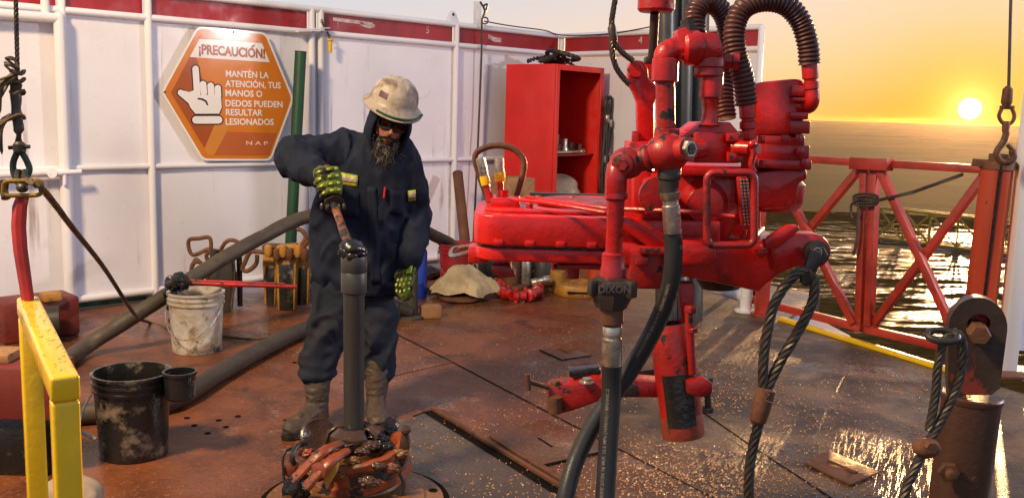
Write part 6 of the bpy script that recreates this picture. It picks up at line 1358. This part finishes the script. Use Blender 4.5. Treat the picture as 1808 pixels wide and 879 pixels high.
# collar rolls and hood round the head
mb = MB()
for a0 in range(0, 360, 20):
    a = rad(a0); c = NK+V((0, .012, -.042)); p = c+V((math.cos(a)*.125, math.sin(a)*.12, .02*math.sin(a))); q = c+V((math.cos(a+.36)*.125, math.sin(a+.36)*.12, .02*math.sin(a+.36))); rcone(mb, p, q, .040, .040, 12)
mb = fuse(mb, 'collar', .010, 4); wrinkle(mb, .014, 12, (1, 1, 1), 8); wear('collar', mb, 'navy', jk)
mb = MB(); bm = bmesh.new(); bmesh.ops.create_icosphere(bm, subdivisions=5, radius=1)
dead = []
for v in bm.verts:
    x, y, z = v.co
    if y > .10 and (x/.74)**2+((z+.08)/.90)**2 < 1.0: dead.append(v)
    sx_ = .108+.012*max(0, -z); v.co = hp(x*sx_, y*.120-.008, z*.150-.02)
bmesh.ops.delete(bm, geom=dead, context='VERTS'); mb.merge(bm); wrinkle(mb, .008, 9, (1, 1, 1), 5)
hd = mb.build('hood', M['navy'], jk); md = hd.modifiers.new('s', 'SOLIDIFY'); md.thickness = .014; md.offset = -1
# inner rim of the hood
mb = MB(); rim_ = [hp(.74*math.cos(a)*.112, .068+.01*math.cos(2*a), (.90*math.sin(a)-.08)*.150-.02) for a in [rad(12*k) for k in range(30)]]; mb.tube(rim_, .011, 8, closed=True); mb.jitter(.003, 20); wear('hood_edge', mb, 'navy', hd)
# trousers
mb = MB()
loft(mb, [(at(628, 470, 5.0), V((.20, 0, 0)), V((0, .14, 0))), (at(628, 505, 5.0), V((.20, 0, 0)), V((0, .145, 0))), (at(628, 530, 5.0), V((.19, 0, 0)), V((0, .13, 0)))], 28)
hemR, hemL = at(560, 655, 4.84), at(667, 655, 5.0)
rcone(mb, RHp+UPZ*.03, RK, .118, .098); rcone(mb, RK, hemR, .096, .088); rcone(mb, LHp+UPZ*.03, LK, .112, .090); rcone(mb, LK, hemL, .088, .080)
for c, r in ((hemR, .097), (hemL, .086)): mb.ball(c+UPZ*-.01, r, (1.05, 1.05, .42), 3); mb.ball(c+UPZ*.05, r*.98, (1, 1, .35), 3)
mb = fuse(mb, 'trousers', .010, 4)
def tw(p): return .55+.9*math.exp(-((p.z-.46)/.14)**2)+.5*math.exp(-((p.z-.72)/.15)**2)
wrinkle(mb, .024, 6.5, (1.0, 1.0, .8), 6, tw); crease(mb, .019, 7, (1, 1, .9), 12, tw); trs = wear('trousers', mb, 'navy_trs')
# boots
M['boot'] = worn('mud caked brown boot leather', (.060, .038, .024), (.028, .018, .012), (.13, .075, .045), .6, dirt_amt=.5, chip_amt=.35, scale=8, bump=.7, bump_scale=45)
def boot(g, toe, topc, nm):
    d = toe-g; d.z = 0; L = d.length; d.normalize(); s_ = V((-d.y, d.x, 0)); mb = MB()
    loft(mb, [(g+d*.0+UPZ*.03, s_*.050, d*.062), (g+UPZ*.10, s_*.050, d*.066), (g.lerp(topc, .5)+UPZ*.10, s_*.062, d*.066), (V((topc.x, topc.y, .33)), s_*.070, d*.070)], 24)
    loft(mb, [(g-d*.065+UPZ*.052, s_*.028, UPZ*.035), (g-d*.03+UPZ*.06, s_*.044, UPZ*.05), (g+d*.05+UPZ*.072, s_*.048, UPZ*.068), (g+d*.12+UPZ*.058, s_*.052, UPZ*.052), (g+d*.19+UPZ*.052, s_*.054, UPZ*.046), (g+d*.235+UPZ*.048, s_*.042, UPZ*.038), (g+d*.255+UPZ*.045, s_*.02, UPZ*.02)], 24)
    mb = fuse(mb, nm, .007, 4); wrinkle(mb, .008, 11, (1, 1, 2.2), 2); o = wear(nm, mb, 'boot')
    mb = MB(); P = []
    for t, w in [(-.078, .022), (-.06, .038), (0, .046), (.05, .042), (.12, .050), (.19, .056), (.24, .042), (.262, .018)]: P.append((t, w))
    poly = [g+d*t+s_*w for t, w in P]+[g+d*t-s_*w for t, w in P[::-1]]
    mb.poly_prism([V((p.x, p.y, .003)) for p in poly], (0, 0, .028), .004); mb.build('sole', M['black_plastic'], o)
boot(gR, toeR, at(561, 665, 4.84), 'boot'); boot(gL, toeL, at(667, 665, 4.98), 'boot')
# hard hat
M['hat'] = worn('scuffed dirty white hard hat', (.42, .35, .28), (.15, .095, .065), (.13, .06, .05), .5, dirt_amt=.72, chip_amt=.32, scale=9, chip_scale=20, chip_soft=.14, bump=.25)
HB = hp(-.004, -.018, .082)                     # centre of the brim plane
uhh = (uh*.98+fh*.13).normalized(); fhh = (fh-uhh*fh.dot(uhh)).normalized(); xhh = xh-uhh*xh.dot(uhh); xhh = (xhh-fhh*xhh.dot(fhh)).normalized()
def hpt(x, y, z): return HB+xhh*x+fhh*y+uhh*z
rows = []
na = 60
prof = [(1.30, -.012), (1.31, -.006), (1.22, .002), (1.06, .012), (1.0, .022), (.985, .042), (.94, .068), (.85, .095), (.69, .118), (.46, .134), (.21, .141), (0.001, .143)]
for i in range(na):
    a = 2*math.pi*i/na; ca, sa = math.cos(a), math.sin(a); row = []
    for k, z in prof:
        rx, ry = .124*k, .146*k
        if k > 1.0: fr_ = max(0, sa); rx = .124*(1+(k-1)*(.85)); ry = .146*(1+(k-1)*(.75+.75*fr_)); zz = z-.012*fr_*(k-1)/.3
        else: zz = z
        rid = (.005*math.exp(-(ca*.124*k/.012)**2)+.004*math.exp(-((abs(ca)*.124*k-.045)/.010)**2)) if k < .95 and k > .1 else 0
        row.append(hpt(rx*ca, ry*sa, zz+rid))
    rows.append(row)
rows.append(rows[0]); mb = MB(); mb.sheet(rows); bmesh.ops.remove_doubles(mb.bm, verts=mb.bm.verts, dist=1e-4)
hat = mb.build('hard_hat', M['hat'], per, ang=60); md = hat.modifiers.new('s', 'SOLIDIFY'); md.thickness = .004
mb = MB(); mb.tube([hpt(.124*1.24*math.cos(a), .146*(1+.26*(.75+.75*max(0, math.sin(a))))*math.sin(a), .003-.008*max(0, math.sin(a))) for a in [rad(x) for x in range(15, 131, 8)]], .008, 8, flat=.7); mb.build('strap', M['green_paint'], hat)
M['sticker'] = worn('worn maroon sticker', (.10, .035, .045), (.3, .22, .2), None, .5, dirt_amt=.4, scale=30)
rows = []
for i in range(4):
    k, z = [(.975, .050), (.955, .060), (.935, .071), (.91, .080)][i]; rows.append([hpt(.124*k*1.012*math.cos(a), .146*k*1.012*math.sin(a), z+.002) for a in [rad(x) for x in range(118, 143, 4)]])
mb = MB(); mb.sheet(rows); mb.build('sticker', M['sticker'], hat)
# glasses
M['frame_black'] = worn('black plastic frame', (.006, .006, .006), None, None, .6, bump=0)
M['frame_black'].node_tree.nodes['Principled BSDF'].inputs['Specular IOR Level'].default_value = .2
ml, tl_, bl_ = base_mat('smoked lens'); bl_.inputs['Base Color'].default_value = (.55, .46, .40, 1); bl_.inputs['Roughness'].default_value = .03; bl_.inputs['Transmission Weight'].default_value = 1.0; bl_.inputs['IOR'].default_value = 1.06; M['lens'] = ml
gl_ = []
def rr_loop(cx, cz, w, h, n=6, r=.010):
    P = []
    for (x, z, a0) in [(cx+w-r, cz+h-r, 0), (cx-w+r, cz+h-r, 90), (cx-w+r, cz-h+r, 180), (cx+w-r, cz-h+r, 270)]:
        for k in range(n+1): a = rad(a0+90*k/n); P.append((x+r*math.cos(a), z+r*math.sin(a)))
    return P
def gy(x): return .114-7.5*x*x
mb = MB()
for s in (-1, 1): mb.tube([hp(x, gy(x), z) for x, z in rr_loop(s*.034, .006, .029, .019)], .0042, 8, closed=True)
mb.tube([hp(-.008, gy(0)+.001, .012), hp(0, gy(0)+.004, .015), hp(.008, gy(0)+.001, .012)], .005, 8)
for s in (-1, 1): mb.tube([hp(s*.062, gy(.062), .012), hp(s*.078, .06, .012), hp(s*.084, -.01, .010)], .0045, 8)
gls = wear('safety_glasses', mb, 'frame_black')
for s in (-1, 1):
    mb = MB(); mb.poly_prism([hp(x, gy(x)-.001, z) for x, z in rr_loop(s*.034, .006, .028, .018)], fh*.0015); mb.build('lens', M['lens'], gls)
# eyes, brows, moustache, beard
M['eye_dark'] = worn('dark eye line', (.02, .012, .010), None, None, .3)
for s in (-1, 1):
    mb = MB(); mb.tube([hp(s*.031-.014, .088, .004), hp(s*.031, .093, .001), hp(s*.031+.014, .088, .004)], [.0015, .003, .0015], 6); wear('eyelid', mb, 'eye_dark')
M['beard'] = worn('dark beard streaked with grey', (.035, .03, .026), (.24, .21, .18), None, .75, dirt_amt=.62, scale=30, bump=.3)
M['hair'] = worn('dark hair', (.014, .010, .008), None, None, .75)
for q_ in ('beard', 'hair'): M[q_].node_tree.nodes['Principled BSDF'].inputs['Specular IOR Level'].default_value = .12
random.seed(9)
mb = MB()
for s in (-1, 1):
    for _ in range(80):
        x = s*random.uniform(.002, .034); a = hp(x, .112-9*x*x, -.047-.2*abs(x)+random.uniform(-.003, .003)); b = a+xh*s*.012-uh*random.uniform(.006, .012)+fh*.003; mb.tube([a, a.lerp(b, .5)+fh*.003, b], [.0018, .0016, .0006], 4)
for s in (-1, 1):
    for _ in range(0):
        x = s*random.uniform(.012, .050); a = hp(x, .099-4*x*x, .030-.1*abs(abs(x)-.03)); b = a+xh*s*.010; mb.tube([a, b], [.0018, .0007], 4)
mb.tube([hp(-.03, .098, -.053), hp(0, .108, -.046), hp(.03, .098, -.053)], [.002, .004, .002], 6)
wear('moustache', mb, 'hair')
mb = MB()
for _ in range(900):
    a = random.uniform(-1.4, 1.4); x = .062*math.sin(a); y = .086*math.cos(a)+.002; z = random.uniform(-.122, -.088) if abs(a) < .62 else random.uniform(-.112, -.055)
    p = hp(x, y, z); L_ = random.uniform(.03, .095)*(1 if abs(a) < .8 else .6)
    q = p+V((x*.8, -.25, -1)).normalized()*L_*.5+V((random.gauss(0, .012), random.gauss(0, .008), random.gauss(0, .01))); r_ = p+V((-x*1.5-.10, -.22, -1)).normalized()*L_+V((random.gauss(0, .018), random.gauss(0, .012), 0))
    mb.tube([p, p.lerp(q, .6)+fh*.006, q, r_], [.0026, .0028, .0024, .0008], 4)
wear('beard', mb, 'beard')
# gloves
M['glove'] = worn('grimy lime work glove', (.085, .115, .012), (.03, .032, .014), (.012, .011, .010), .75, dirt_amt=.5, chip_amt=.62, scale=24, chip_scale=18, bump=.4, bump_scale=120)
M['glove_pad'] = worn('bright lime rubber pad', (.34, .42, .02), (.16, .18, .02), None, .4, dirt_amt=.3, scale=40)
def padbox(c, n_, along_, w, l, parent):
    n_ = n_.normalized(); a = (along_-n_*along_.dot(n_)).normalized(); b = n_.cross(a); mb = MB(); mb.box(c+n_*.003, (w, l, .008), Matrix((b, a, n_)).transposed(), .003); mb.build('knuckle_pad', M['glove_pad'], parent)
# right hand closed round the brush handle: fingers stacked down the grip, wrapping from right to left
hA, hB = at(578, 300, 4.44), at(586, 352, 4.40); gax = (hB-hA).normalized(); gs = V((-1, -.15, 0)); gs = (gs-gax*gs.dot(gax)).normalized(); gn = gs.cross(gax); gn = gn if gn.y < 0 else -gn
mb = MB(); pads = []
Hh = lambda s, n_, t: hA+gax*t+gs*s+gn*n_
loft(mb, [(Hh(-.030, .0, -.006), gn*.026, gs*.020), (Hh(-.034, .0, .030), gn*.034, gs*.026), (Hh(-.034, .0, .075), gn*.034, gs*.026), (Hh(-.026, .0, .125), gn*.028, gs*.022)], 18)
rcone(mb, RW.lerp(hA, .2), Hh(-.02, .0, .03), .040, .036)
for i, (t, rr_, ext) in enumerate([(.012, .0150, .052), (.046, .0155, .056), (.080, .0150, .052), (.112, .0135, .042)]):
    P = [Hh(-.040, .022, t-.004), Hh(-.022, .040, t), Hh(.010, .046, t+.002), Hh(ext-.012, .032, t+.006), Hh(ext, .006, t+.010), Hh(ext-.018, -.020, t+.012), Hh(.006, -.026, t+.012)]
    for a, b in zip(P[:-1], P[1:]): rcone(mb, a, b, rr_, rr_*.97, 12)
    pads.append((P, rr_))
P = [Hh(-.030, -.020, .0), Hh(-.010, -.036, .010), Hh(.018, -.034, .018), Hh(.036, -.020, .022)]
for a, b in zip(P[:-1], P[1:]): rcone(mb, a, b, .0165, .0150, 12)
mb = fuse(mb, 'glove', .0045, 2); wrinkle(mb, .003, 40, (1, 1, 1), 1); gr = wear('glove', mb, 'glove')
for P, rr_ in pads:
    for i, j, f in ((0, 1, .6), (1, 2, .6), (2, 3, .7)):
        c = P[i].lerp(P[j], f); d_ = P[j]-P[i]; n_ = (c-Hh(.0, .0, (c-hA).dot(gax))); n_ = n_-d_.normalized()*n_.dot(d_.normalized()); padbox(c+n_.normalized()*(rr_-.003), n_, d_, .011, .017, gr)
# left hand hanging, lightly curled
mb = MB(); kn = at(716, 498, 4.85); wl = LW; hd_ = (kn-wl).normalized(); sl_ = V((.80, -.55, 0)); sl_ = (sl_-hd_*sl_.dot(hd_)).normalized(); nl_ = hd_.cross(sl_); nl_ = nl_ if nl_.y < 0 else -nl_
Lh = lambda s, n_, t: wl+hd_*t+sl_*s+nl_*n_
K = (kn-wl).length
loft(mb, [(Lh(0, 0, -.02), sl_*.036, nl_*.028), (Lh(0, 0, .02), sl_*.040, nl_*.026), (Lh(.002, .0, K*.7), sl_*.048, nl_*.024), (Lh(.002, 0, K), sl_*.047, nl_*.020)], 18)
pads = []
for i, (s, r, l) in enumerate([(-.036, .0135, .9), (-.012, .0145, 1.05), (.013, .0145, 1.0), (.037, .013, .82)]):
    P = [Lh(s, .002, K-.012), Lh(s*1.02, .006, K+.034*l), Lh(s, -.012, K+.062*l), Lh(s*.95, -.036, K+.074*l)]
    for a, b in zip(P[:-1], P[1:]): rcone(mb, a, b, r, r*.94, 12)
    pads.append((P, r))
P = [Lh(-.036, -.004, .03), Lh(-.056, .006, .058), Lh(-.056, .010, .088), Lh(-.046, .010, .108)]
for a, b in zip(P[:-1], P[1:]): rcone(mb, a, b, .0155, .014, 12)
mb = fuse(mb, 'glove', .0045, 2); wrinkle(mb, .003, 40, (1, 1, 1), 4); gL_ = wear('glove', mb, 'glove')
for P, rr_ in pads:
    for i, j, f in ((0, 1, .15), (0, 1, .85), (1, 2, .8)):
        c = P[i].lerp(P[j], f); padbox(c+nl_*rr_*.95, nl_, P[j]-P[i], .012, .018, gL_)
padbox(Lh(.025, .024, K*.55), nl_, hd_, .03, .045, gL_)
# ---- the dope brush in his right hand
b0, b1, b2 = hA+gax*-.02, at(588, 360, 4.38), at(622, 446, 4.04)
br = thing('dope_brush', 'grease caked thread brush held in the glove over the pipe end', 'brush', b1)
mb = MB(); mb.tube([b0, hB, b1], .016, 12); mb.build('handle', M['rust'], br)
bd_ = (b2-b1).normalized(); mb = MB(); mb.lathe(b1-bd_*.008, (bd_+V((0, .15, 0))), [(.030, 0), (.044, .002), (.046, .012), (.03, .016)], 20); mb.jitter(.009, 30); mb.build('guard_disc', M['dark_steel'], br)
for i in range(6):
    mb = MB(); a = rad(60*i+10); c = b1+V((.05*math.cos(a), .05*math.sin(a), -.012)); mb.ball(c, .011, (.8, .8, 1.5), 2, jit=.3, seed=i); mb.build('grease_drip', M['dark_steel'], br)
M['brush_stick'] = worn('grease smeared orange handle', (.26, .085, .03), (.035, .028, .024), (.014, .013, .012), .3, dirt_amt=.8, chip_amt=.72, scale=12, chip_scale=14, bump=1.0, bump_scale=40)
mb = MB(); mb.tube([b1.lerp(b2, t) for t in (0, .1, .3, .5, .7, .9, 1)], [.015, .018, .018, .019, .020, .022, .024], 16); mb.jitter(.006, 22, 2); mb.build('stick', M['brush_stick'], br)
mb = MB(); 
for i, (x, y, Y, r) in enumerate([(622, 440, 4.0, 22), (612, 446, 3.99, 15), (634, 446, 4.0, 14), (614, 434, 4.03, 12), (630, 436, 4.02, 13), (620, 452, 3.97, 12)]): mb.ball(at(x, y, Y), px_m(r, Y), (1, 1, .8), 3, jit=.35, seed=i, fr=2.6)
mb.build('grease_clot', M['grease'], br, ang=120)
